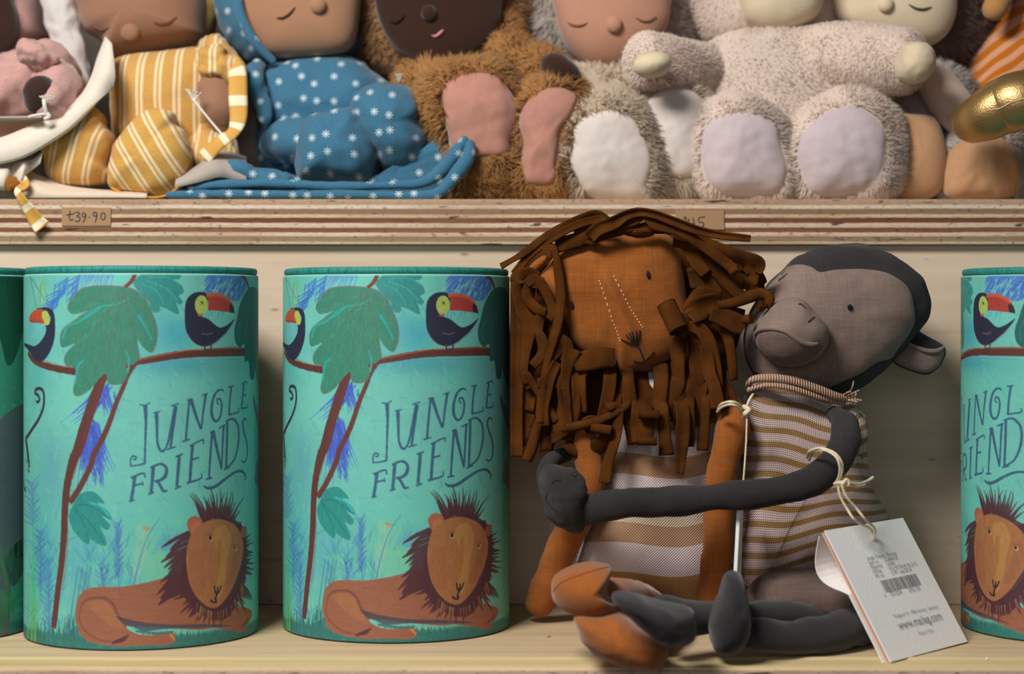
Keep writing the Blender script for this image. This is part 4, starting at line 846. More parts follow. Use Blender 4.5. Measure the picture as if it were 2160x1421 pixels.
mon = thing('plush_monkey', 'grey plush monkey in pink and mustard striped knit top, hugging the lion', 'soft toy', P(1700, 1300, 1.25)*[1, 1, 0]+[0, 0, ZL])
def c4(l): return [(1540+x/3.484, 480+y/3.484) for x, y in l]
hd_o = c4([(400, 310), (500, 222), (620, 162), (760, 126), (900, 116), (1030, 138), (1180, 198), (1300, 270), (1390, 360), (1432, 460), (1442, 560), (1425, 660), (1370, 760), (1290, 880), (1200, 980), (1100, 1080), (960, 1190), (820, 1220), (600, 1200), (300, 1180), (180, 1080), (120, 950), (110, 780), (150, 640), (210, 520), (280, 420)])
V, Fc = pillow(hd_o, 1.292, .045, .05, c=(1765, 660), p=.72, ns=110, nr=20, amp=.002, sc=28); mk('head', V, Fc, char, mon, label='charcoal back of the head'); mt = bvh(V, Fc)
face_o = c4([(395, 312), (440, 280), (520, 270), (600, 290), (662, 326), (760, 310), (880, 304), (1000, 305), (1150, 330), (1270, 400), (1330, 480), (1357, 600), (1355, 700), (1305, 800), (1240, 885), (1180, 962), (1080, 990), (980, 1060), (850, 1120), (700, 1180), (450, 1180), (300, 1160), (182, 1070), (128, 940), (118, 780), (156, 640), (216, 520), (286, 420)])
V, Fc = patch(mt, face_o, 1.27, .0022, ns=130, nr=22, c=(1740, 690), back=.002); fc1 = mk('face', V, Fc, taupe, mon, label='pale taupe face panel'); ft2 = bvh(V, Fc)
V, Fc = patch(ft2, el(1540+882/3.484, 480+585/3.484, 6, 6.6), 1.25, .0006, dome=.0016, ns=18, nr=5); mk('eye', V, Fc, cloth('black_thread', (22, 20, 22)), fc1, label='small black eye')
mz = c4([(232, 640), (300, 560), (420, 516), (520, 532), (590, 600), (650, 660), (695, 730), (707, 800), (684, 890), (604, 968), (480, 1016), (350, 1010), (262, 955), (202, 860), (184, 780), (196, 710)])
V, Fc = pillow(mz, 1.252, .034, .02, p=.7, ns=72, nr=14, amp=.0012, sc=40); mz1 = mk('muzzle', V, Fc, taupe, mon, label='rounded taupe muzzle'); zt = bvh(V, Fc)
V, Fc = patch(zt, c4([(200, 800), (280, 762), (380, 775), (460, 815), (540, 868), (640, 880), (672, 860), (676, 890), (600, 960), (480, 1005), (350, 1000), (265, 945), (210, 860)]), 1.23, .0016, ns=60, nr=10); mk('lower_lip', V, Fc, taupe_d, mz1, label='darker lower lip'); zt2 = bvh(V, Fc)
V, Fc = drape(zt, c4([(182, 830), (190, 775), (240, 742), (320, 738), (400, 755), (470, 800), (540, 848), (600, 858), (640, 850)]), 1.22, [3, 5, 6, 6, 6, 6, 6, 5, 3], .001, segs=12); mk('lip_fold', V, Fc, taupe, mz1)
for l_, w_ in (([(510, 562), (530, 568), (548, 585)], 2.4), ([(575, 690), (605, 665), (618, 655)], 1.6)): V, Fc = drape(zt, c4(l_), 1.22, w_, .0004); mk('stitch', V, Fc, stitch_m, mz1)
V, Fc = pillow(c4([(1285, 842), (1320, 790), (1352, 748), (1450, 800), (1560, 862), (1578, 920), (1565, 960), (1532, 1022), (1450, 1078), (1350, 1062), (1230, 1010), (1185, 955), (1240, 890)]), 1.288, .012, .014, p=.6, ns=56, nr=10); er1 = mk('ear', V, Fc, char, mon, label='charcoal ear with taupe lining'); et = bvh(V, Fc)
V, Fc = patch(et, c4([(1285, 848), (1370, 880), (1470, 915), (1565, 890), (1572, 930), (1530, 1020), (1450, 1066), (1350, 1050), (1230, 1000), (1188, 952), (1240, 892)]), 1.28, .0018, ns=48, nr=7); mk('ear_lining', V, Fc, taupe, er1, label='taupe ear lining')
V, Fc = drape(et, c4([(1290, 842), (1370, 878), (1450, 905), (1520, 905), (1570, 878)]), 1.28, [3, 4, 5, 5, 3], .003, segs=10); mk('ear_fold', V, Fc, taupe, er1)
# knitted top
kol = [(1574, 812), (1600, 792), (1671, 798), (1735, 820), (1795, 838), (1812, 856), (1827, 884), (1822, 930), (1820, 985), (1838, 1035), (1857, 1066), (1870, 1100), (1880, 1160), (1870, 1205), (1810, 1215), (1740, 1206), (1706, 1210), (1667, 1216), (1628, 1212), (1600, 1222), (1578, 1240), (1562, 1218), (1560, 1150), (1567, 1080), (1566, 980), (1572, 900)]
V, Fc = pillow(kol, 1.285, .042, .04, c=(1700, 1000), p=.62, ns=130, nr=24, amp=.003, sc=26, seed=3); q = to_px(V)
slope = np.interp(q[:, 1], [800, 900, 1000, 1100, 1220], [.28, .20, .06, -.14, -.22]); bow = ((q[:, 0]-1700)/130)**2
yy = q[:, 1]-slope*(q[:, 0]-1700)+bow*4+5*np.sin(q[:, 0]/27+q[:, 1]/60)
top1 = mk('knitted_top', V, Fc, knit_m, mon, uv=np.stack([(q[:, 0]+.1*q[:, 1])/4.6, yy/4.15], 1), label='pink and mustard striped knitted top'); kt = bvh(V, Fc)
V, Fc = join([sweep([(1578, 812, 1.262), (1590, 800, 1.252), (1625, 797, 1.244), (1675, 803, 1.24), (1725, 820, 1.24), (1765, 836, 1.244), (1800, 842, 1.252)], [6, 8, 9, 9, 9, 9, 6], 14), sweep([(1580, 822, 1.26), (1620, 812, 1.245), (1675, 820, 1.24), (1730, 838, 1.242), (1780, 850, 1.25)], 6, 12)]); mk('rolled_collar', V, Fc, rib_m, top1)
V, Fc = drape(kt, [(1566, 1214), (1580, 1234), (1600, 1218), (1628, 1208), (1667, 1211), (1706, 1206), (1739, 1202), (1771, 1204), (1830, 1208)], 1.26, 3.6, .001, segs=10); mk('hem', V, Fc, rib_m, top1)
V, Fc = join([sweep([(1790+a, 838+b, 1.246), (1800+a*1.3, 836+b*1.4, 1.242), (1810+a*1.6+r_.normal()*4, 834+b*2+r_.normal()*4, 1.238)], 2, 6) for a, b in ((0, -5), (0, 0), (-4, -9), (2, 4), (-10, -6), (-2, 6), (4, -2))]); mk('frayed_collar_end', V, Fc, rib_m, top1)
V, Fc = pillow([(1745, 850), (1775, 838), (1810, 860), (1830, 900), (1822, 960), (1806, 1000), (1790, 960), (1800, 900), (1780, 868), (1752, 885), (1742, 868)], 1.262, .012, .02, ns=60, nr=8, amp=.001); q = to_px(V)
mk('sleeve_opening', V, Fc, knit_m, mon, uv=np.stack([(q[:, 0])/4.6, (q[:, 1]+.5*(q[:, 0]-1780))/4.15], 1))
# body below the top, legs and feet
def c6(l): return [(1460+x/3.086, 1060+y/3.086) for x, y in l]
V, Fc = pillow(c6([(350, 560), (430, 470), (560, 430), (760, 430), (1000, 440), (1150, 520), (1160, 700), (1060, 780), (900, 760), (760, 740), (600, 700), (440, 660), (360, 620)]), 1.262, .05, .05, ns=64, nr=14, amp=.003, sc=30); mk('hips', V, Fc, taupe_d, mon, label='dark taupe lower body')
char_s = cloth('charcoal_soft_cloth', (50, 47, 49), .14, 30, 800, .25, .15)
V, Fc = sweep([(1840, 1308, 1.225), (1805, 1322, 1.20), (1745, 1335, 1.178), (1680, 1342, 1.167), (1620, 1340, 1.16), (1560, 1335, 1.155)], [38, 40, 39, 37, 36, 34], 24, n=40, amp=.0018, sc=35); mk('leg', V, Fc, char_s, mon)
V, Fc = pillow(c6([(205, 500), (222, 465), (255, 450), (292, 455), (325, 490), (345, 560), (366, 660), (380, 780), (360, 880), (310, 960), (220, 990), (150, 960), (115, 880), (105, 780), (130, 690), (175, 610)]), 1.150, .024, .024, ns=60, nr=12, amp=.001); mk('foot', V, Fc, char_s, mon, label='charcoal foot pointing up')
V, Fc = sweep([(1800, 1308, 1.25), (1700, 1305, 1.215), (1600, 1300, 1.19), (1525, 1302, 1.17), (1450, 1302, 1.152), (1400, 1290, 1.142)], [34, 34, 34, 34, 36, 36], 24, n=40, amp=.0015, sc=35); mk('leg', V, Fc, char_s, mon)
V, Fc = pillow(c3([(868, 650), (885, 620), (950, 608), (1060, 622), (1200, 668), (1360, 700), (1480, 740), (1500, 860), (1480, 960), (1400, 1010), (1290, 1020), (1200, 980), (1100, 890), (1000, 790), (910, 710)]), 1.098, .022, .024, c=(1395, 1310), ns=64, nr=12, gx=.00018, amp=.001); mk('foot', V, Fc, char_s, mon, label='charcoal foot pointing left')
# long arm round the lion
V, Fc = sweep([(1760, 872, 1.252), (1778, 888, 1.236), (1784, 920, 1.224), (1776, 955, 1.216), (1750, 990, 1.21), (1705, 1016, 1.208), (1640, 1034, 1.207), (1560, 1045, 1.205), (1480, 1052, 1.206), (1380, 1058, 1.208), (1300, 1064, 1.212), (1250, 1072, 1.216), (1228, 1076, 1.22)], [16, 26, 31, 33, 32, 32, 31, 31, 30, 31, 32, 33, 32], 26, n=90, amp=.0016, sc=45); mk('arm', V, Fc, char, mon); at_ = bvh(V, Fc)
V, Fc = pillow(c2([(322, 830), (350, 740), (420, 720), (500, 728), (570, 755), (640, 820), (668, 900), (650, 1000), (645, 1120), (610, 1195), (540, 1205), (450, 1165), (385, 1100), (352, 1000), (318, 920)]), 1.222, .022, .024, ns=64, nr=12, amp=.0022, sc=60); hn1 = mk('hand', V, Fc, char, mon, label='charcoal hand clasping the lion arm'); hh = bvh(V, Fc)
V, Fc = sweep([(1155, 1040, 1.232), (1150, 1000, 1.245), (1165, 970, 1.262), (1195, 958, 1.284)], [14, 18, 18, 15], 18); mk('hand_back', V, Fc, char, mon)
for l_ in ([(375, 930), (360, 960), (380, 1000), (440, 1060)], [(405, 850), (430, 828), (470, 830)], [(545, 780), (575, 795), (585, 775)]): V, Fc = drape(hh, c2(l_), 1.2, 1.4, .0002); mk('stitch', V, Fc, black_st, hn1)
V, Fc = pillow([(1776, 1260), (1850, 1265), (1885, 1300), (1882, 1340), (1800, 1345), (1740, 1335)], 1.235, .02, .02, amp=.001); mk('seat', V, Fc, char_s, mon)

# ------------------------------------------------------------------ white swing tag on the monkey's arm
BL, BR, TL = P(1878, 1396, 1.1475), P(2040, 1353, 1.214), P(1739, 1119, 1.182)
tg = thing('swing_tag', 'large white paper tag with barcode propped on the shelf beside the monkey', 'tag', BL)
u, v = BR-BL, TL-BL; nrm = np.cross(u, v); nrm /= np.linalg.norm(nrm); nrm = nrm if nrm[1] < 0 else -nrm
def tp(a, b, h=0.): return BL+u*a+v*b+nrm*h
def card_mesh(f, n=24, th=.0004, hole=None):
    V = []; Fc = []
    for s in (1, -1):
        for i in range(n+1):
            for j in range(n+1): V.append(f(i/n, j/n, s*th/2))
    N = (n+1)**2
    for i in range(n):
        for j in range(n):
            if hole and abs((i+.5)/n-hole[0]) < .02 and abs((j+.5)/n-hole[1]) < .02: continue
            a = i*(n+1)+j; Fc.append((a, a+n+1, a+n+2, a+1)); Fc.append((N+a, N+a+1, N+a+n+2, N+a+n+1))
    for k in range(n):
        for a, b in ((k, k+1), (n*(n+1)+k, n*(n+1)+k+1), (k*(n+1), (k+1)*(n+1)), (k*(n+1)+n, (k+1)*(n+1)+n)): Fc.append((a, b, N+b, N+a))
    return np.array(V), Fc
V, Fc = card_mesh(lambda a, b, h: tp(a, b, h+.0005*math.sin(a*3)*math.sin(b*3)), th=.0006); cd1 = mk('card', V, Fc, card_m, tg, smooth=False)
pinkc = cloth('pinkish_card_back', (226, 190, 170), .04, 40, 900, 0, .1)
V, Fc = card_mesh(lambda a, b, h: tp(a*.98-.012*0, b*.995, h-.0012-.0012*(1-a)), th=.0005); mk('inner_leaf', V, Fc, pinkc, tg, smooth=False, label='pinkish inner leaf')
V, Fc = card_mesh(lambda a, b, h: tp(a*.97, b*.99, h-.0035-.0135*math.sin(math.pi*min(1, max(0, (b-.55)/.45)))*(1-a)-.0015*(1-a)), th=.0005); mk('back_leaf', V, Fc, card_m, tg, smooth=False, label='curled back leaf')
V, Fc = patch(bvh(*box((-9, 8.9, -9), (9, 9, 9))), el(0, 0, 1, 1), 1); 
hc = tp(.5, .873, .0006); V = [hc]+[hc+(u/np.linalg.norm(u)*math.cos(t)+v/np.linalg.norm(v)*math.sin(t))*.0011+nrm*.0001 for t in np.arange(12)/12*6.283]; mk('punched_hole', np.array(V), [(0, 1+k, 1+(k+1) % 12) for k in range(12)], cloth('hole_shadow_brown', (96, 56, 36)), cd1)
def rows(l):  # string from pixel/depth list
    return sweep(l, 3.1, 10, n=50)
kx, ky = 1784, 1018
hx, hy = to_px(np.array([hc]))[0]; hd_ = hc[1]-.001
V, Fc = join([sweep([(1703, 965, 1.225), (1708, 952, 1.205), (1730, 945, 1.193), (1760, 955, 1.186), (1775, 975, 1.185), (1776, 995, 1.187), (1768, 1018, 1.192)], 3, 10, n=40),
              sweep([(1706, 970, 1.22), (1716, 955, 1.203), (1738, 949, 1.19), (1762, 962, 1.183), (1771, 982, 1.182), (1770, 1002, 1.185), (1764, 1016, 1.19)], 2.6, 10, n=40)]); mk('string_loop', V, Fc, cream, tg)
V, Fc = join([sweep([(1762, 1020, 1.19), (1774, 1018, 1.183), (1790, 1022, 1.18), (1786, 1012, 1.18), (1778, 1020, 1.178)], 4.5, 12), sweep([(1788, 1018, 1.182), (1812, 1020, 1.19), (1830, 1014, 1.2), (1841, 1007, 1.205)], [3, 3, 3, 3.4], 10), sweep([(1790, 1022, 1.184), (1806, 1026, 1.19), (1824, 1022, 1.2)], 2.6, 10)]); mk('knot', V, Fc, cream, tg)
V, Fc = join([sweep([(1768, 1024, 1.186), (1772, 1045, 1.186), (1785, 1070, 1.186), (1805, 1098, 1.184), (hx-6, hy-22, hd_-.002), (hx, hy, hd_)], 2.8, 10, n=40), sweep([(1776, 1024, 1.182), (1786, 1048, 1.182), (1805, 1070, 1.184), (1826, 1096, 1.184), (hx+3, hy-22, hd_-.003), (hx+1, hy, hd_)], 2.8, 10, n=40)]); mk('hanging_string', V, Fc, cream, tg)
def text_on(s, a, b, a1, name='printed_text', mat=ink_grey, bold=0.):
    cu = bpy.data.curves.new('t', 'FONT'); cu.body = s; cu.size = 1; cu.resolution_u = 3; cu.offset = bold
    o = bpy.data.objects.new('t', cu); COL.objects.link(o); dg = bpy.context.evaluated_depsgraph_get(); me = bpy.data.meshes.new_from_object(o.evaluated_get(dg))
    V = np.array([x.co[:] for x in me.vertices]); Fc = [tuple(p.vertices) for p in me.polygons]; bpy.data.objects.remove(o); bpy.data.meshes.remove(me)
    wd = V[:, 0].max()-V[:, 0].min(); k = (a1-a)*np.linalg.norm(u)/wd; uu, vv = u/np.linalg.norm(u), v/np.linalg.norm(v)
    o0 = tp(a, b, .0011); W = np.array([o0+uu*(x[0]-V[:, 0].min())*k+vv*x[1]*k for x in V])
    return W, Fc
lines = [('Jungle Friends, Monkey', .30, .73, .68), ('Item no', .30, .695, .42), ('16-8964-00', .50, .695, .67), ('Material', .30, .66, .44), ('LINEN', .50, .66, .60), ('Filling', .30, .625, .40), ('POLYESTER/PE PELLETS', .50, .625, .86), ('PO no', .30, .59, .40), ('2197  sep/2018', .50, .59, .76)]
V, Fc = join([text_on(*l_) for l_ in lines]); mk('printed_text', V, Fc, ink_grey, cd1, smooth=False, label='small grey product lines')
bars = []; x = .325; rb = random.Random(4)
while x < .79:
    w_ = rb.choice([.004, .004, .008, .012]); q4 = [tp(x, .475, .001), tp(x+w_, .475, .001), tp(x+w_, .565, .001), tp(x, .565, .001)]; bars.append((np.array(q4), [(0, 1, 2, 3)])); x += w_+rb.choice([.004, .005, .009])
V, Fc = join(bars); mk('barcode', V, Fc, cloth('black_print_ink', (92, 92, 96), .02), cd1, smooth=False)
V, Fc = join([text_on('5', .29, .44, .305), text_on('707304', .36, .44, .51), text_on('092155', .60, .44, .75)]); mk('printed_text', V, Fc, ink_grey, cd1, smooth=False, label='grey digits under the barcode')
V, Fc = text_on('www.maileg.com', .27, .20, .83, bold=.008); mk('printed_text', V, Fc, ink_grey, cd1, smooth=False, label='grey web address')
V, Fc = join([text_on('Theilgaard 14 - 7400 Herning - Denmark', .27, .285, .85), text_on('Made in China', .46, .13, .65)]); mk('printed_text', V, Fc, ink_grey, cd1, smooth=False, label='tiny grey address lines')
# ------------------------------------------------------------------ row of soft dolls on the upper shelf
DF = 1.405
def doll(name, label, px, cat='soft toy', d=1.45): return thing(name, label, cat, P(px, 400, d)*[1, 1, 0]+[0, 0, ZU])
def put(name, root, VF, mat, label=None, uv=None, **k): return mk(name, VF[0], VF[1], mat, root, label=label, uv=uv, **k)
LH = [None]
def head(root, o, d, mat, T=.045, Tb=.05, amp=.001, label=None, c=None, name='head'):
    VF = pillow(o, d, T, Tb, p=.62, ns=80, nr=14, amp=amp, sc=18, c=c); LH[0] = put(name, root, VF, mat, label); LH.append(bvh(*VF)); return LH[-1]
def lashes(root, tree, lst, d, mat, w=2.6):
    for l_ in lst: put('eyelash', LH[0], drape(tree, l_, d, [w*.5, w, w*1.1, w, w*.5], .0004, n=16), mat)
def nose(root, x, y, r, d, mat):
    h = ray(LH[-1], x, y, d)[1]; put('nose', LH[0], pillow(el(x, y, r, r*1.02), h, .0058, .004, ns=28, nr=8), mat)
dark_thread = cloth('dark_lash_thread', (66, 48, 42), .05)
def skin(name, c): return cloth(name, c, .05, 14, 1500, .3, .12)
# striped cloth: double pale lines
def stripes(name, base, line, rot, k=11., mode='yellow'):
    m = NT(name); us = m.n('ShaderNodeSeparateXYZ'); m.l(m.co('UV', rot=(0, 0, rot)), us.inputs[0])
    wv = m.math('MULTIPLY', m.noise(m.co(), 14, 2), .25); f = m.math('FRACT', m.math('MULTIPLY', m.math('ADD', us.outputs[0], m.math('MULTIPLY', wv, .12)), k))
    a = m.math('LESS_THAN', m.math('ABSOLUTE', m.math('SUBTRACT', f, .30)), .075); b = m.math('LESS_THAN', m.math('ABSOLUTE', m.math('SUBTRACT', f, .56)), .075)
    nf = m.noise(m.co(), 900, 2); c = m.mix(nf, sc(base, .88), sc(base, 1.1)); m.bump(nf, .25, .0006)
    return m.done(m.mix(m.math('MAXIMUM', a, b), c, line), .93, .1, .2)
yel_v = stripes('yellow_striped_cotton', (204, 156, 84), (232, 210, 170), 0., 7.2); yel_a = stripes('yellow_striped_cotton_slant', (206, 158, 82), (234, 212, 174), -.55, 7.6); yel_b = stripes('yellow_striped_cotton_lean', (204, 154, 80), (232, 208, 170), .28, 7.6)
rib_y = NT('yellow_white_ribbon'); us = rib_y.n('ShaderNodeSeparateXYZ'); rib_y.l(rib_y.co('UV'), us.inputs[0]); f = rib_y.math('FRACT', rib_y.math('MULTIPLY', us.outputs[1], .42))
rib_y = rib_y.done(rib_y.mix(rib_y.math('GREATER_THAN', f, .66), (214, 160, 72), (240, 226, 194)), .6, .3, .2)
# star cloth
st = NT('blue_star_jersey'); vo = st.n('ShaderNodeTexVoronoi', voronoi_dimensions='2D'); cu = st.co('UV'); vo.inputs['Scale'].default_value = 6.8; vo.inputs['Randomness'].default_value = .55; st.l(cu, vo.inputs['Vector'])
sub_ = st.n('ShaderNodeVectorMath', operation='SUBTRACT'); sc_ = st.n('ShaderNodeVectorMath', operation='SCALE'); sc_.inputs['Scale'].default_value = 1.
st.l(cu, sub_.inputs[0]); st.l(vo.outputs['Position'], sub_.inputs[1]); sx = st.n('ShaderNodeSeparateXYZ'); st.l(sub_.outputs[0], sx.inputs[0])
an = st.math('ARCTAN2', sx.outputs[1], sx.outputs[0]); cs = st.math('ABSOLUTE', st.math('COSINE', st.math('MULTIPLY', an, 4.)))
rad = st.math('ADD', .0065, st.math('MULTIPLY', st.math('POWER', cs, 3.), .025)); dist = st.math('POWER', st.math('ADD', st.math('POWER', st.math('ABSOLUTE', sx.outputs[0]), 2.), st.math('POWER', st.math('ABSOLUTE', sx.outputs[1]), 2.)), .5)
nf = st.noise(st.co(), 900, 2); bc = st.mix(nf, (52, 98, 126), (74, 126, 154)); st.bump(nf, .3, .0006)
star_m = st.done(st.mix(st.math('LESS_THAN', dist, rad), bc, (206, 222, 230)), .93, .1, .2)

# A: pink bundled doll in a cream sling at the left edge
A_ = doll('soft_doll', 'dark-faced soft doll in pink clothes, half out of frame at top left', 60)
pink = cloth('crinkled_pink_cotton', (198, 154, 146), .1, 40, 600, .3, .3); dskin = skin('dark_brown_velour', (56, 36, 30))
head(A_, [(-120, -80), (40, -90), (80, 0), (92, 60), (80, 95), (0, 112), (-120, 110)], 1.50, pink, .05, amp=.003, name='hood'); t_ = head(A_, [(-130, -60), (0, -50), (32, 10), (40, 60), (30, 100), (0, 112), (-100, 118)], 1.455, dskin, .012, .01, name='head')
put('body', A_, pillow([(-100, 110), (0, 118), (60, 100), (110, 90), (150, 110), (170, 160), (160, 220), (120, 265), (0, 285), (-100, 280)], 1.44, .04, .04, amp=.006, sc=32, ns=90, nr=16), pink, 'crumpled pink dress')
put('sleeve', A_, sweep([(30, 140, 1.44), (90, 150, 1.42), (118, 185, 1.40), (108, 215, 1.385)], [34, 44, 48, 42], 26, amp=.005, sc=40), pink); put('bow', A_, pillow([(42, 100), (80, 88), (110, 100), (125, 130), (90, 150), (50, 140)], 1.40, .014, amp=.005, sc=60), pink)
put('hand', A_, pillow(el(84, 200, 34, 42, 10), 1.384, .016, .02, amp=.001), dskin, 'dark brown hand in the sleeve end')
cord = cloth('white_cotton_cord', (230, 222, 212), .08)
put('tassel', A_, join([sweep([(92, 208, 1.366), (94, 222, 1.364), (98, 240, 1.366)], 4.2, 10)]+[sweep([(91, 216, 1.366), (90+k*4, 207, 1.364), (84+k*5.2, 200+abs(k-3)*1.2, 1.363)], 1.7, 6) for k in range(7)]+[sweep([(98, 240, 1.366), (80, 242, 1.366), (62, 246, 1.368)], 3, 8), sweep([(98, 238, 1.366), (104, 246, 1.366), (96, 250, 1.366)], 4.5, 8)]), cord, 'white frayed tassel')
wc = cloth('cream_muslin', (228, 216, 200), .05, 20, 700, .2, .2); gc = cloth('white_felt_sling', (214, 208, 204), .04, 20, 700, .2, .1)
sling = doll('cloth_sling', 'cream cloth sling spread round the pink doll at the left edge', 130, 'cloth')
put('back_panel', sling, pillow([(80, -60), (140, -80), (160, 10), (178, 90), (190, 150), (180, 200), (120, 180), (110, 100), (92, 40)], 1.47, .012, amp=.003), gc)
def sheet(prof, th=.0012, n=40):
    "cloth sheet between two px paths given as rows of (px,py,d)"
    R_ = [cr(np.array(p, float), n) for p in prof]; V = []
    for s_ in (0, 1):
        for r in R_:
            for q in r: v_ = P(*q); v_[1] += s_*th; V.append(v_)
    m_ = len(R_); V = np.array(V); Fc = [tuple(reversed(f)) for f in grid_faces(m_, n, 0, False)]+grid_faces(m_, n, m_*n, False)
    N_0 = m_*n
    for i in range(n-1): Fc += [(i, i+1, N_0+i+1, N_0+i), ((m_-1)*n+i+1, (m_-1)*n+i, N_0+(m_-1)*n+i, N_0+(m_-1)*n+i+1)]
    for i in range(m_-1): Fc += [((i+1)*n, i*n, N_0+i*n, N_0+(i+1)*n), (i*n+n-1, (i+1)*n+n-1, N_0+(i+1)*n+n-1, N_0+i*n+n-1)]
    return V, orient(V, Fc)
put('front_panel', sling, sheet([[(222, 76, 1.42), (205, 120, 1.41), (190, 165, 1.40), (165, 205, 1.395), (120, 238, 1.385), (70, 262, 1.38), (0, 290, 1.375), (-60, 300, 1.372)],
    [(236, 92, 1.41), (243, 160, 1.395), (232, 190, 1.39), (190, 222, 1.382), (150, 262, 1.372), (110, 292, 1.368), (40, 330, 1.364), (-60, 348, 1.362)],
    [(240, 150, 1.405), (236, 176, 1.396), (214, 205, 1.39), (188, 235, 1.384), (150, 272, 1.376), (108, 300, 1.372), (40, 336, 1.368), (-60, 356, 1.366)]]), wc, 'cream cloth with a curved front edge')
put('ruffle', sling, sheet([[(-30, 350, 1.372), (10, 355, 1.37), (30, 345, 1.378), (50, 340, 1.372), (70, 335, 1.378), (90, 320, 1.374)], [(-30, 372, 1.366), (8, 380, 1.362), (24, 372, 1.378), (44, 378, 1.366), (60, 362, 1.378), (84, 345, 1.372)], [(-30, 392, 1.372), (10, 402, 1.368), (22, 385, 1.382), (40, 392, 1.372), (52, 372, 1.384), (76, 352, 1.378)]]), wc)
put('base_cloth', sling, sheet([[(30, 372, 1.41), (60, 362, 1.40), (90, 372, 1.398), (140, 390, 1.40), (220, 400, 1.40), (310, 402, 1.4)], [(40, 395, 1.378), (70, 392, 1.376), (110, 402, 1.375), (170, 404, 1.374), (240, 406, 1.373), (310, 412, 1.374)], [(40, 417, 1.370), (70, 417, 1.370), (110, 417, 1.370), (170, 417, 1.370), (240, 417, 1.370), (310, 417, 1.371)]]), cloth('peach_cream_cloth', (222, 202, 180), .05, 20, 700, .2))
gt = doll('gift_card', 'grey card seen edge-on lying below the white tassel', 40, 'card', 1.38); V = np.array([P(x, y, d) for x, y, d in ((-40, 246, 1.37), (88, 244, 1.37), (86, 254, 1.40), (-40, 262, 1.40))])
V = np.vstack([V, V-np.array([0, 0, .001])]); mk('card', V, [(0, 1, 2, 3), (7, 6, 5, 4), (0, 4, 5, 1), (1, 5, 6, 2), (2, 6, 7, 3), (3, 7, 4, 0)], cloth('grey_card', (190, 176, 170), .02), gt, smooth=False)
rb_ = doll('ribbon_tie', 'loose yellow and white striped ribbon hanging over the shelf edge at left', 60, 'ribbon', 1.375)
V, Fc = strip([(20, 385, 1.385), (40, 372, 1.376), (54, 388, 1.366), (38, 402, 1.362), (48, 420, 1.360), (62, 440, 1.361), (76, 462, 1.362), (90, 480, 1.362)], [10, 16, 18, 16, 22, 30, 34, 37], .3, .0007, n=60, twist=.5, face=-1); n_ = 60
mk('ribbon', V, Fc, rib_y, rb_, uv=np.stack([np.zeros(len(V)), np.repeat(np.arange(60)/6., 14)], 1)); put('ribbon_knot', rb_, pillow(el(22, 392, 24, 14, 20), 1.372, .008, .006, amp=.003, sc=90), cloth('dark_amber_cloth', (150, 92, 30)))

# B: yellow striped doll
B_ = doll('soft_doll', 'tan-faced soft doll in yellow and white striped romper and striped booties', 300)
tan = skin('tan_velour', (156, 114, 90)); put('hood', B_, pillow([(180, -80), (420, -90), (458, -20), (458, 40), (446, 84), (420, 110), (380, 60), (300, -20), (220, -40)], 1.515, .035, .03, amp=.001), cloth('mustard_felt', (196, 160, 82)))
t_ = head(B_, [(150, -40), (190, -110), (400, -110), (436, -20), (436, 60), (425, 88), (340, 108), (260, 128), (236, 128), (228, 95), (190, 70), (172, 30)], 1.50, tan, .05, label='tan face')
lashes(B_, t_, [[(192, 52), (204, 60), (218, 63), (230, 57)], [(324, 47), (338, 50), (356, 47), (372, 36)]], 1.45, cloth('soft_lash_thread', (118, 82, 64), .03), 2.4); nose(B_, 275, 68, 20, 1.448, tan)
put('body', B_, pillow([(240, 140), (300, 118), (420, 100), (470, 130), (480, 220), (470, 300), (430, 340), (300, 330), (250, 300), (238, 200)], 1.46, .045, .04, amp=.003, sc=24, ns=80, nr=14), yel_v, 'striped romper')
put('sleeve', B_, sweep([(440, 110, 1.46), (468, 125, 1.44), (480, 165, 1.425)], [30, 40, 44], 22, amp=.006, sc=45), yel_v); put('ruffle', B_, pillow([(425, 110), (455, 92), (480, 115), (510, 130), (510, 180), (470, 175), (440, 180), (420, 160)], 1.42, .014, amp=.006, sc=60), yel_v)
put('hand', B_, sweep([(455, 190, 1.42), (462, 225, 1.415), (470, 262, 1.42)], [40, 36, 24], 22, amp=.0015), tan)
put('leg', B_, sweep([(420, 300, 1.44), (440, 325, 1.425), (470, 330, 1.42)], [40, 44, 38], 20, amp=.006, sc=50), yel_v)
put('foot', B_, pillow([(88, 300), (110, 262), (150, 232), (190, 222), (215, 240), (218, 262), (236, 285), (240, 310), (228, 350), (232, 375), (210, 392), (150, 396), (112, 385), (100, 340)], 1.412, .028, .03, p=.62, amp=.0025, sc=40), yel_b, 'striped bootie')
put('foot', B_, pillow([(232, 372), (234, 345), (240, 310), (262, 275), (300, 240), (330, 230), (365, 238), (372, 262), (392, 282), (404, 340), (388, 385), (350, 412), (310, 414), (262, 404), (238, 395)], 1.402, .028, .03, p=.62, amp=.0025, sc=40), yel_a, 'striped bootie')
V, Fc = sweep([(236, 396, 1.386), (262, 408, 1.379), (310, 416, 1.376), (350, 412, 1.380), (380, 392, 1.39)], 2.6, 10); put('piping', B_, (V, Fc), cloth('amber_piping', (206, 146, 56)))
V, Fc = strip([(482, 120, 1.415), (500, 150, 1.40), (502, 200, 1.392), (502, 250, 1.388), (490, 280, 1.384), (462, 300, 1.382), (430, 332, 1.384)], [34, 38, 40, 36, 26, 30, 34], .3, .0007, n=60, twist=.2); mk('ribbon', V, Fc, rib_y, B_, uv=np.stack([np.zeros(len(V)), np.repeat(np.arange(60)/5., 14)], 1), label='yellow and white ribbon tie')
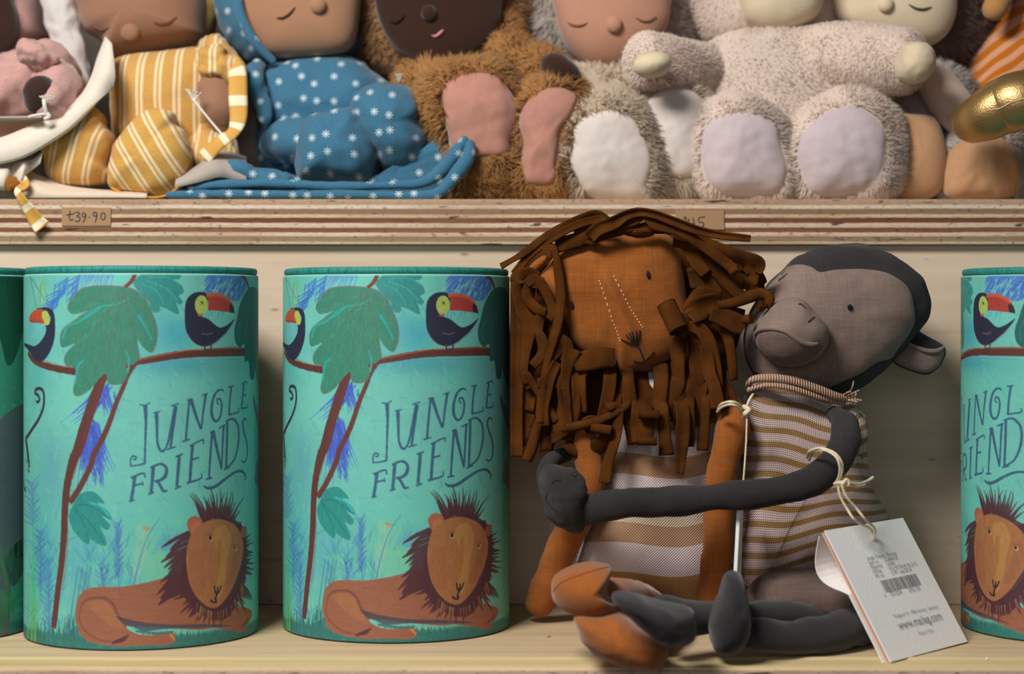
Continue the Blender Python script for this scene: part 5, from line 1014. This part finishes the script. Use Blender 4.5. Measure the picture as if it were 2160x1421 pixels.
put('cord', B_, sweep([(395, 190, 1.40), (420, 225, 1.392), (450, 262, 1.39), (470, 285, 1.386)], 2.4, 8), cord); put('tassel', B_, join([sweep([(408, 215, 1.396), (400+k*5, 200, 1.394), (392+k*8, 188+k*2, 1.392)], 1.6, 6) for k in range(5)]), cord)
put('lining', B_, sheet([[(372, 372, 1.40), (410, 352, 1.395), (440, 330, 1.392), (470, 318, 1.40), (520, 330, 1.41)], [(370, 380, 1.378), (412, 366, 1.376), (448, 345, 1.378), (475, 345, 1.384), (520, 360, 1.39)], [(368, 396, 1.374), (420, 384, 1.374), (460, 374, 1.376), (490, 378, 1.38), (520, 385, 1.38)]]), cloth('grey_lining_cloth', (176, 164, 156), .06, 30), 'grey lining cloth')
# C: blue star doll
C_ = doll('soft_doll', 'tan-faced soft doll in blue sleepsuit printed with small white stars', 640)
tan2 = skin('warm_tan_velour', (170, 126, 96)); put('hood', C_, pillow([(452, -80), (620, -110), (770, -80), (764, 60), (745, 118), (640, 140), (545, 140), (500, 110), (462, 50)], 1.50, .045, .04, amp=.002), star_m)
t_ = head(C_, [(505, -60), (640, -110), (750, -60), (756, 40), (740, 100), (690, 118), (600, 124), (556, 112), (520, 70), (506, 20)], 1.462, tan2, .028, .03, label='tan face')
put('hood_edge', C_, sweep([(498, -30, 1.44), (508, 30, 1.436), (535, 85, 1.435), (575, 128, 1.44)], [9, 10, 10, 8], 14), star_m)
lashes(C_, t_, [[(584, 38), (596, 38), (610, 30), (622, 16)]], 1.43, dark_thread, 2.6); nose(C_, 671, 12, 18, 1.434, tan2)
VF = pillow([(520, 160), (570, 128), (650, 118), (740, 118), (790, 150), (830, 190), (850, 260), (840, 340), (760, 370), (620, 370), (555, 345), (545, 260), (530, 200)], 1.475, .045, .04, p=.8, amp=.007, sc=24, ns=90, nr=16); put('body', C_, VF, star_m, 'blue sleepsuit with white stars')
put('sleeve', C_, sweep([(545, 140, 1.45), (535, 165, 1.43), (548, 200, 1.43), (560, 250, 1.425)], [16, 20, 18, 12], 18, amp=.003), star_m); put('leg', C_, sweep([(590, 300, 1.44), (620, 300, 1.425), (660, 310, 1.415)], [46, 50, 48], 22, amp=.004, sc=30), star_m)
put('foot', C_, pillow([(740, 215), (760, 192), (800, 180), (845, 182), (870, 198), (890, 230), (888, 262), (902, 300), (900, 345), (880, 368), (840, 372), (800, 350), (770, 320), (742, 280)], 1.425, .04, .03, p=.85, amp=.004, sc=36), star_m, 'star printed foot')
put('foot', C_, pillow([(640, 262), (660, 242), (700, 234), (745, 232), (765, 250), (785, 285), (800, 325), (792, 368), (770, 386), (700, 388), (640, 386), (628, 350), (630, 300)], 1.412, .038, .03, p=.8, amp=.0035, sc=36), star_m, 'star printed foot'); 
put('seam', C_, sweep([(636, 385, 1.405), (630, 350, 1.400), (632, 300, 1.398), (642, 262, 1.398), (662, 242, 1.402)], 2, 8), cloth('deep_blue_seam', (40, 76, 100)))
put('blanket', C_, pillow([(352, 404), (400, 388), (450, 372), (470, 350), (500, 352), (530, 372), (560, 360), (620, 380), (860, 380), (910, 360), (930, 300), (985, 290), (1000, 300), (992, 340), (955, 390), (925, 415), (700, 420), (420, 420), (352, 415)], 1.43, .03, .03, c=(760, 398), p=.3, ns=110, nr=9, amp=.002), star_m, 'folded blue star blanket')
put('blanket_fold', C_, sweep([(356, 411, 1.376), (450, 409, 1.375), (600, 410, 1.374), (750, 410, 1.374), (880, 412, 1.375), (925, 406, 1.375), (960, 370, 1.378), (985, 335, 1.382), (992, 305, 1.386)], [7, 9, 9, 9, 10, 12, 15, 15, 11], 16, n=80, amp=.0006), star_m); put('blanket_fold', C_, sweep([(400, 396, 1.38), (460, 390, 1.378), (560, 386, 1.377), (700, 392, 1.377), (830, 390, 1.378), (885, 386, 1.38), (925, 365, 1.383), (955, 330, 1.388), (980, 296, 1.39)], [6, 9, 10, 9, 9, 11, 15, 15, 11], 16, n=80, amp=.0008), star_m)
put('blanket_fold', C_, sweep([(440, 384, 1.40), (470, 362, 1.394), (505, 356, 1.39), (540, 372, 1.39), (600, 378, 1.39)], [12, 16, 14, 16, 14], 16, amp=.003, sc=50), star_m)
put('pompom', C_, join([sweep([(842, 172, 1.42), (838+k*2.5, 164, 1.418), (835+k*4, 157, 1.416)], 1.6, 6) for k in range(4)]), cord)
# furry dolls
FN = 1.0
def furpart(name, root, VF, mat, n, L, label=None, seed=1, w=.00045, flow=(0, -.1, -.35), spread=.5, sole=None):
    if mat is white_f and not sole: L *= .5; n *= .6
    elif mat is white_f: L *= .85
    mask = in_outline(sole[0], 1.) if sole else None
    V, Fc = fur(VF[0], VF[1], int(n*FN), L, w, flow, spread, seed, mask=mask); o = mk(name, V, Fc, mat, root, label=label); o.data.normals_split_custom_set_from_vertices(FURN[0].tolist()); t = bvh(*VF)
    if sole:
        V, Fc = patch(t, sole[0], 1.4, .0016, ns=70, nr=14, dome=.0035); V = lump(V, vnorm(V, tris(Fc)), .0022, 38, seed); mk('sole', V, Fc, sole[1], o, label=sole[2])
    return t
gold_f = furm('tan_fur', (214, 164, 108), (172, 122, 72)); gold_l = furm('light_tan_fur', (216, 172, 128), (178, 132, 92)); beige_f = furm('beige_fur', (240, 224, 202), (220, 202, 178)); grey_f = furm('silver_fur', (228, 218, 210), (198, 186, 176)); white_f = furm('white_fur', (255, 241, 230), (248, 230, 216)); mauve_f = furm('mauve_brown_fur', (180, 152, 142), (132, 106, 98))
pinks = cloth('dusty_pink_velvet', (182, 130, 114), .07, 25, 900, .5, .15); whites = cloth('white_velvet', (216, 204, 198), .04, 25, 900, .5, .15); lavs = cloth('lavender_velvet', (200, 184, 188), .05, 25, 900, .5, .2); creams = skin('cream_velour', (220, 202, 172)); apric = cloth('apricot_velvet', (190, 146, 108), .07, 20, 900, .4, .15)
dface = skin('deep_brown_velour', (58, 36, 26))
# D: tan furry lion cub
D_ = doll('soft_doll', 'dark brown faced soft doll in shaggy tan fur suit with pink foot soles', 1010)
furpart('hood', D_, pillow([(752, -90), (930, -120), (1110, -90), (1114, 20), (1090, 90), (1040, 150), (950, 170), (850, 160), (785, 120), (752, 40)], 1.505, .04, .04, ns=64, nr=10, amp=.003), gold_l, 11000, .009, seed=3)
t_ = head(D_, [(792, -80), (930, -120), (1050, -80), (1060, 20), (1052, 60), (1020, 105), (960, 134), (900, 138), (840, 112), (805, 60), (790, 0)], 1.462, dface, .02, .03, label='dark brown face')
lashes(D_, t_, [[(824, 47), (836, 48), (846, 42), (854, 32)]], 1.43, cloth('black_lash', (26, 16, 14), .02), 2.6); nose(D_, 905, 28, 17, 1.436, dface); put('mouth', LH[0], drape(t_, [(912, 75), (920, 76), (930, 68), (934, 64)], 1.44, [1.5, 3, 3.4, 2], .0005), cloth('pink_mouth_thread', (214, 140, 150), .02))
furpart('body', D_, pillow([(850, 150), (950, 128), (1070, 130), (1180, 150), (1210, 250), (1200, 360), (1150, 405), (1000, 412), (940, 380), (880, 280)], 1.465, .035, .04, ns=64, nr=12, amp=.003), gold_f, 15000, .010, seed=4)
furpart('arm', D_, sweep([(1060, 60, 1.475), (1075, 110, 1.46), (1110, 140, 1.45), (1150, 150, 1.44)], [30, 36, 40, 42], 20), gold_f, 7000, .009, seed=5); put('hand', D_, pillow(el(1182, 150, 44, 32, 30), 1.415, .02, amp=.001), dface, 'dark brown hand')
furpart('leg', D_, pillow([(895, 210), (920, 160), (980, 140), (1050, 145), (1085, 190), (1098, 260), (1085, 320), (1100, 390), (1060, 418), (980, 420), (958, 380), (940, 300), (905, 260)], 1.425, .03, .03, p=.5, ns=64, nr=14), gold_f, 13000, .010, seed=6, sole=([(938, 230), (930, 200), (950, 172), (990, 155), (1040, 158), (1072, 185), (1086, 220), (1090, 262), (1076, 300), (1076, 322), (1030, 330), (960, 318), (942, 270)], pinks, 'dusty pink velvet sole'))
furpart('leg', D_, pillow([(1092, 260), (1110, 200), (1150, 168), (1200, 175), (1230, 200), (1215, 260), (1190, 320), (1198, 400), (1160, 418), (1100, 416), (1080, 380), (1100, 330)], 1.422, .03, .03, p=.5, ns=60, nr=14), gold_f, 11000, .010, seed=7, sole=([(1098, 250), (1112, 215), (1140, 190), (1175, 184), (1212, 200), (1205, 240), (1180, 280), (1176, 330), (1170, 380), (1140, 390), (1110, 380), (1100, 330), (1104, 290)], pinks, 'dusty pink velvet sole'))
# E: beige furry doll
E_ = doll('soft_doll', 'peach-faced soft doll in beige fur suit with white foot soles', 1300)
furpart('hood', E_, pillow([(1112, -60), (1280, -120), (1440, -80), (1456, 30), (1450, 90), (1400, 130), (1290, 150), (1190, 130), (1130, 90), (1112, 20)], 1.51, .035, .04, ns=60, nr=10), grey_f, 10000, .009, seed=8)
peach = skin('peach_velour', (188, 138, 114)); t_ = head(E_, [(1172, -60), (1290, -110), (1408, -60), (1414, 20), (1400, 70), (1360, 120), (1300, 142), (1240, 138), (1196, 100), (1174, 40)], 1.47, peach, .03, .03, label='peach pink face')
lashes(E_, t_, [[(1198, 48), (1210, 54), (1226, 54), (1238, 49)], [(1342, 38), (1356, 45), (1370, 44), (1384, 36)]], 1.44, cloth('soft_brown_lash', (122, 80, 64), .03), 2.4); nose(E_, 1295, 52, 18, 1.436, peach)
furpart('body', E_, pillow([(1200, 160), (1260, 135), (1350, 130), (1420, 160), (1440, 240), (1420, 360), (1330, 410), (1220, 400), (1190, 280)], 1.475, .035, .03, ns=56, nr=10), beige_f, 9000, .008, seed=9)
furpart('leg', E_, pillow([(1350, 210), (1400, 178), (1450, 180), (1495, 220), (1500, 300), (1490, 380), (1460, 412), (1370, 414), (1350, 380), (1340, 280)], 1.435, .03, .03, p=.5, ns=56, nr=12), beige_f, 9000, .008, seed=10, sole=([(1356, 250), (1368, 212), (1400, 188), (1440, 184), (1475, 204), (1488, 250), (1485, 320), (1480, 366), (1440, 372), (1400, 360), (1380, 310)], whites, 'white velvet sole'))
furpart('leg', E_, pillow([(1170, 330), (1175, 280), (1195, 240), (1230, 212), (1280, 198), (1325, 208), (1365, 240), (1390, 300), (1398, 370), (1385, 420), (1230, 424), (1195, 405), (1172, 370)], 1.425, .034, .03, p=.5, ns=64, nr=14), beige_f, 15000, .0085, seed=11, sole=([(1206, 300), (1216, 262), (1250, 238), (1300, 234), (1335, 250), (1352, 282), (1366, 306), (1370, 350), (1358, 395), (1362, 424), (1250, 424), (1225, 390), (1205, 350)], whites, 'large white velvet sole'))
# F: white furry doll on top
F_ = doll('soft_doll', 'cream-faced soft doll in white fur suit with outstretched arms', 1640)
furpart('hood', F_, pillow([(1462, -60), (1600, -120), (1745, -90), (1760, 0), (1745, 70), (1640, 95), (1520, 95), (1470, 50)], 1.49, .04, .04, ns=56, nr=10), white_f, 9000, .006, seed=12, w=.0004)
t_ = head(F_, [(1558, -80), (1650, -110), (1722, -80), (1735, -10), (1722, 35), (1680, 60), (1640, 66), (1590, 56), (1562, 20)], 1.452, creams, .03, .03, label='cream face')
furpart('body', F_, pillow([(1480, 120), (1520, 80), (1600, 62), (1720, 60), (1800, 80), (1860, 150), (1880, 230), (1860, 320), (1780, 390), (1600, 400), (1500, 380), (1460, 300), (1480, 210)], 1.455, .045, .04, ns=80, nr=14), white_f, 22000, .006, seed=13, w=.0004)
furpart('arm', F_, sweep([(1520, 150, 1.45), (1460, 142, 1.43), (1400, 132, 1.415), (1362, 128, 1.408)], [52, 52, 56, 58], 24, capr=.7), white_f, 12000, .006, seed=14, w=.0004)
put('hand', F_, pillow(el(1375, 137, 40, 27, -6), 1.372, .016, ns=40, nr=10, amp=.0008), creams, 'small cream hand')
furpart('arm', F_, sweep([(1690, 130, 1.45), (1760, 122, 1.43), (1840, 125, 1.415), (1905, 128, 1.405)], [66, 72, 72, 66], 26, capr=.75), white_f, 16000, .006, seed=15, w=.0004)
put('hand', F_, pillow([(1893, 120), (1905, 95), (1935, 90), (1965, 105), (1972, 135), (1960, 165), (1930, 178), (1900, 165), (1890, 145)], 1.372, .018, amp=.0015, sc=50), creams, 'cream hand with stitched dimple')
furpart('leg', F_, pillow([(1470, 250), (1490, 222), (1545, 205), (1600, 215), (1645, 255), (1672, 320), (1682, 380), (1660, 420), (1540, 424), (1485, 412), (1462, 360), (1458, 300)], 1.424, .034, .03, p=.5, ns=70, nr=14), white_f, 16000, .0065, seed=16, w=.0004, sole=([(1482, 300), (1492, 262), (1530, 240), (1580, 236), (1620, 254), (1645, 300), (1658, 350), (1648, 395), (1600, 412), (1530, 410), (1490, 380), (1478, 340)], lavs, 'pale lavender velvet sole'))
furpart('leg', F_, pillow([(1655, 330), (1668, 280), (1700, 230), (1750, 200), (1810, 192), (1860, 215), (1892, 260), (1898, 330), (1890, 390), (1850, 420), (1740, 424), (1690, 418), (1665, 380)], 1.420, .034, .03, p=.5, ns=70, nr=14), white_f, 18000, .0065, seed=17, w=.0004, sole=([(1682, 320), (1700, 270), (1740, 232), (1790, 222), (1830, 238), (1862, 262), (1868, 320), (1862, 370), (1820, 402), (1760, 416), (1715, 404), (1688, 365)], lavs, 'pale lavender velvet sole'))
# G: mauve-brown furry doll behind on the right
G_ = doll('soft_doll', 'cream-faced soft doll in mauve-brown fur hood behind the white one, apricot soles', 1930)
furpart('hood', G_, pillow([(1730, -80), (1900, -120), (2080, -90), (2092, 20), (2060, 90), (2020, 125), (1940, 130), (1850, 100), (1740, 60)], 1.515, .035, .04, ns=60, nr=10), mauve_f, 11000, .009, seed=18)
t_ = head(G_, [(1748, -70), (1880, -110), (2000, -70), (2016, 0), (2008, 50), (1980, 88), (1930, 100), (1860, 90), (1790, 60), (1756, 20)], 1.475, creams, .03, .03, label='cream face')
lashes(G_, t_, [[(1918, 10), (1932, 18), (1948, 20), (1964, 15)]], 1.445, dark_thread, 2.6); nose(G_, 1868, 10, 17, 1.44, creams)
furpart('body', G_, pillow([(1850, 150), (1940, 130), (2020, 150), (2060, 220), (2060, 340), (1980, 400), (1880, 400), (1850, 280)], 1.485, .03, .03, ns=50, nr=8), grey_f, 6000, .006, seed=19)
put('arm', G_, sweep([(1960, 160, 1.45), (1985, 190, 1.44), (2010, 225, 1.43), (2030, 250, 1.425)], [36, 42, 44, 40], 22), cloth('pale_pink_velour', (206, 180, 164), .05, 20, 900, .3), 'pale pink arm')
put('foot', G_, pillow([(1886, 250), (1920, 242), (1965, 250), (1985, 290), (1990, 350), (1978, 405), (1940, 424), (1880, 422), (1870, 350)], 1.43, .028, .03, p=.6), apric, 'apricot velvet foot')
furpart('leg', G_, pillow([(1982, 330), (2000, 290), (2060, 262), (2130, 270), (2165, 320), (2170, 400), (2100, 424), (2000, 424), (1978, 390)], 1.432, .028, .03, p=.5, ns=56, nr=12), grey_f, 7000, .005, seed=20, sole=([(1985, 345), (2010, 308), (2060, 288), (2110, 292), (2140, 325), (2152, 380), (2130, 420), (2060, 424), (2000, 420), (1984, 390)], apric, 'apricot velvet sole'))
# H: gold leather limb
gm = NT('gold_leather'); vv = gm.n('ShaderNodeTexVoronoi'); vv.inputs['Scale'].default_value = 900; gm.l(gm.co(), vv.inputs['Vector']); gm.bump(gm.math('ADD', vv.outputs['Distance'], gm.noise(gm.co(), 120, 3)), .25, .0006)
gm = gm.done((196, 160, 104), .36, .5, 0, .85)
H_o = thing('leather_figure', 'gold leather limb reaching in from the right photo edge', 'toy', P(2180, 400, 1.42)*[1, 1, 0]+[0, 0, ZU])
VF = sweep([(2054, 256, 1.36), (2080, 244, 1.35), (2115, 225, 1.345), (2160, 212, 1.34), (2230, 215, 1.35), (2290, 260, 1.37), (2310, 340, 1.385), (2310, 378, 1.39)], [46, 54, 60, 64, 66, 60, 52, 46], 30, n=70); put('limb', H_o, VF, gm); gt_ = bvh(*VF)
put('stitching', H_o, drape(gt_, [(2084, 232), (2110, 228), (2135, 215), (2165, 206)], 1.33, 1.2, .0004), cloth('cream_stitch', (226, 200, 150), .02))
# I: orange striped cushion
sm_ = NT('orange_pink_striped_cloth'); us = sm_.n('ShaderNodeSeparateXYZ'); sm_.l(sm_.co('UV', rot=(0, 0, -.35)), us.inputs[0]); wv = sm_.noise(sm_.co(), 9, 2); f = sm_.math('FRACT', sm_.math('MULTIPLY', sm_.math('ADD', us.outputs[1], sm_.math('MULTIPLY', wv, .9)), 9.5))
nf = sm_.noise(sm_.co(), 900, 2); sm_.bump(nf, .2, .0006); sm_ = sm_.done(sm_.mix(sm_.math('GREATER_THAN', f, .52), (192, 108, 24), (218, 158, 124)), .9, .1, .2)
cu_ = doll('cushion', 'orange and pink striped cushion in the top right corner', 2130, 'cushion', 1.5); put('cushion_cover', cu_, pillow([(2035, 150), (2060, 90), (2100, 40), (2170, -20), (2260, -20), (2280, 200), (2260, 400), (2120, 410), (2040, 330), (2020, 230)], 1.52, .05, .05, p=.6, amp=.004, sc=16, ns=90, nr=14), sm_)
ts = thing('soft_doll_hand', 'small tan fabric hand poking in above the striped cushion', 'soft toy', P(2100, 420, 1.58)*[1, 1, 0]+[0, 0, ZU]); put('arm', ts, sweep([(2098, 18, 1.46), (2115, -20, 1.47), (2140, -90, 1.5), (2190, -140, 1.54), (2240, 0, 1.6), (2240, 410, 1.6)], [26, 28, 30, 30, 30, 30], 18), skin('honey_velour', (190, 138, 84)))

# ------------------------------------------------------------------ price labels on the shelf edge
km = NT('kraft_paper'); us = km.n('ShaderNodeSeparateXYZ'); km.l(km.co(), us.inputs[0]); kk = km.math('SINE', km.math('MULTIPLY', us.outputs[0], 4200.)); km = km.done(km.mix(km.math('MULTIPLY', km.math('ADD', kk, 1.), .35), (178, 142, 108), (158, 122, 90)), .85, .15)
ink = cloth('dark_pen_ink', (44, 50, 62), .02)
def c1p(l): return [(x/2.732, y/2.732) for x, y in l]
def c3p(l): return [(980+x/2.733, y/2.733) for x, y in l]
def price(label, q, strokes, cv):
    d = 1.3668; r = thing('price_label', label, 'price label', P((q[0][0]+q[1][0])/2, q[2][1], 1.3675)); th = .0006
    V = np.array([P(x, y, d) for x, y in q]); V = np.vstack([V, V+[0, .001, 0]]); mk('paper', V, [(0, 1, 2, 3), (7, 6, 5, 4), (0, 4, 5, 1), (1, 5, 6, 2), (2, 6, 7, 3), (3, 7, 4, 0)], km, r, smooth=False)
    parts = []
    for s_ in strokes:
        p_ = cv(s_); parts.append(sweep([(x, y, d-.0001) for x, y in p_], 1.15, 6, n=max(6, len(p_)*4), flat=.3))
    V, Fc = join(parts); mk('handwriting', V, Fc, ink, r, label='handwritten price in dark ink')
price('small brown price label with handwritten 39.90 at the left of the shelf edge', [(131, 437), (234, 438), (233, 476), (130, 476)],
  [[(405, 1215), (400, 1245), (404, 1268), (420, 1264)], [(384, 1238), (402, 1236), (424, 1232)], [(432, 1226), (450, 1222), (458, 1232), (444, 1246), (462, 1256), (452, 1276), (434, 1272)], el(483, 1238, 10, 11), [(494, 1236), (490, 1260), (478, 1280)], [(514, 1250), (517, 1252)], el(548, 1234, 11, 11), [(558, 1232), (556, 1256), (548, 1278)], el(594, 1246, 13, 20)+[(607, 1246)]], c1p)
price('brown ribbed price label half hidden behind the lion mane, reading 45', [(1425, 443), (1527, 444), (1528, 484), (1426, 484)],
  [[(1264, 1262), (1274, 1250), (1282, 1292)], [(1292, 1262), (1296, 1288), (1322, 1290)], [(1316, 1258), (1324, 1288), (1326, 1312)], [(1384, 1250), (1352, 1256), (1350, 1278), (1374, 1282), (1376, 1304), (1346, 1312)]], c3p)
# crumbs on the lower shelf
cb = thing('wood_shaving', 'tiny curled shaving on the bare shelf left of the orange feet', 'shaving', P(1155, 1344, 1.237)); V, Fc = strip([(1145, 1344, 1.238), (1153, 1345, 1.237), (1160, 1340, 1.237)], 3, .5, .0003); mk('shaving', V, Fc, cloth('grey_shaving', (120, 104, 92)), cb)
cb = thing('paper_crumb', 'tiny white crumb on the shelf front near the right tube', 'crumb', P(2082, 1390, 1.158)); V, Fc = pillow(el(2082, 1388.5, 3.4, 2.4), 1.158, .0008, ns=14, nr=4); mk('crumb', V, Fc, cloth('white_crumb', (240, 236, 226)), cb)
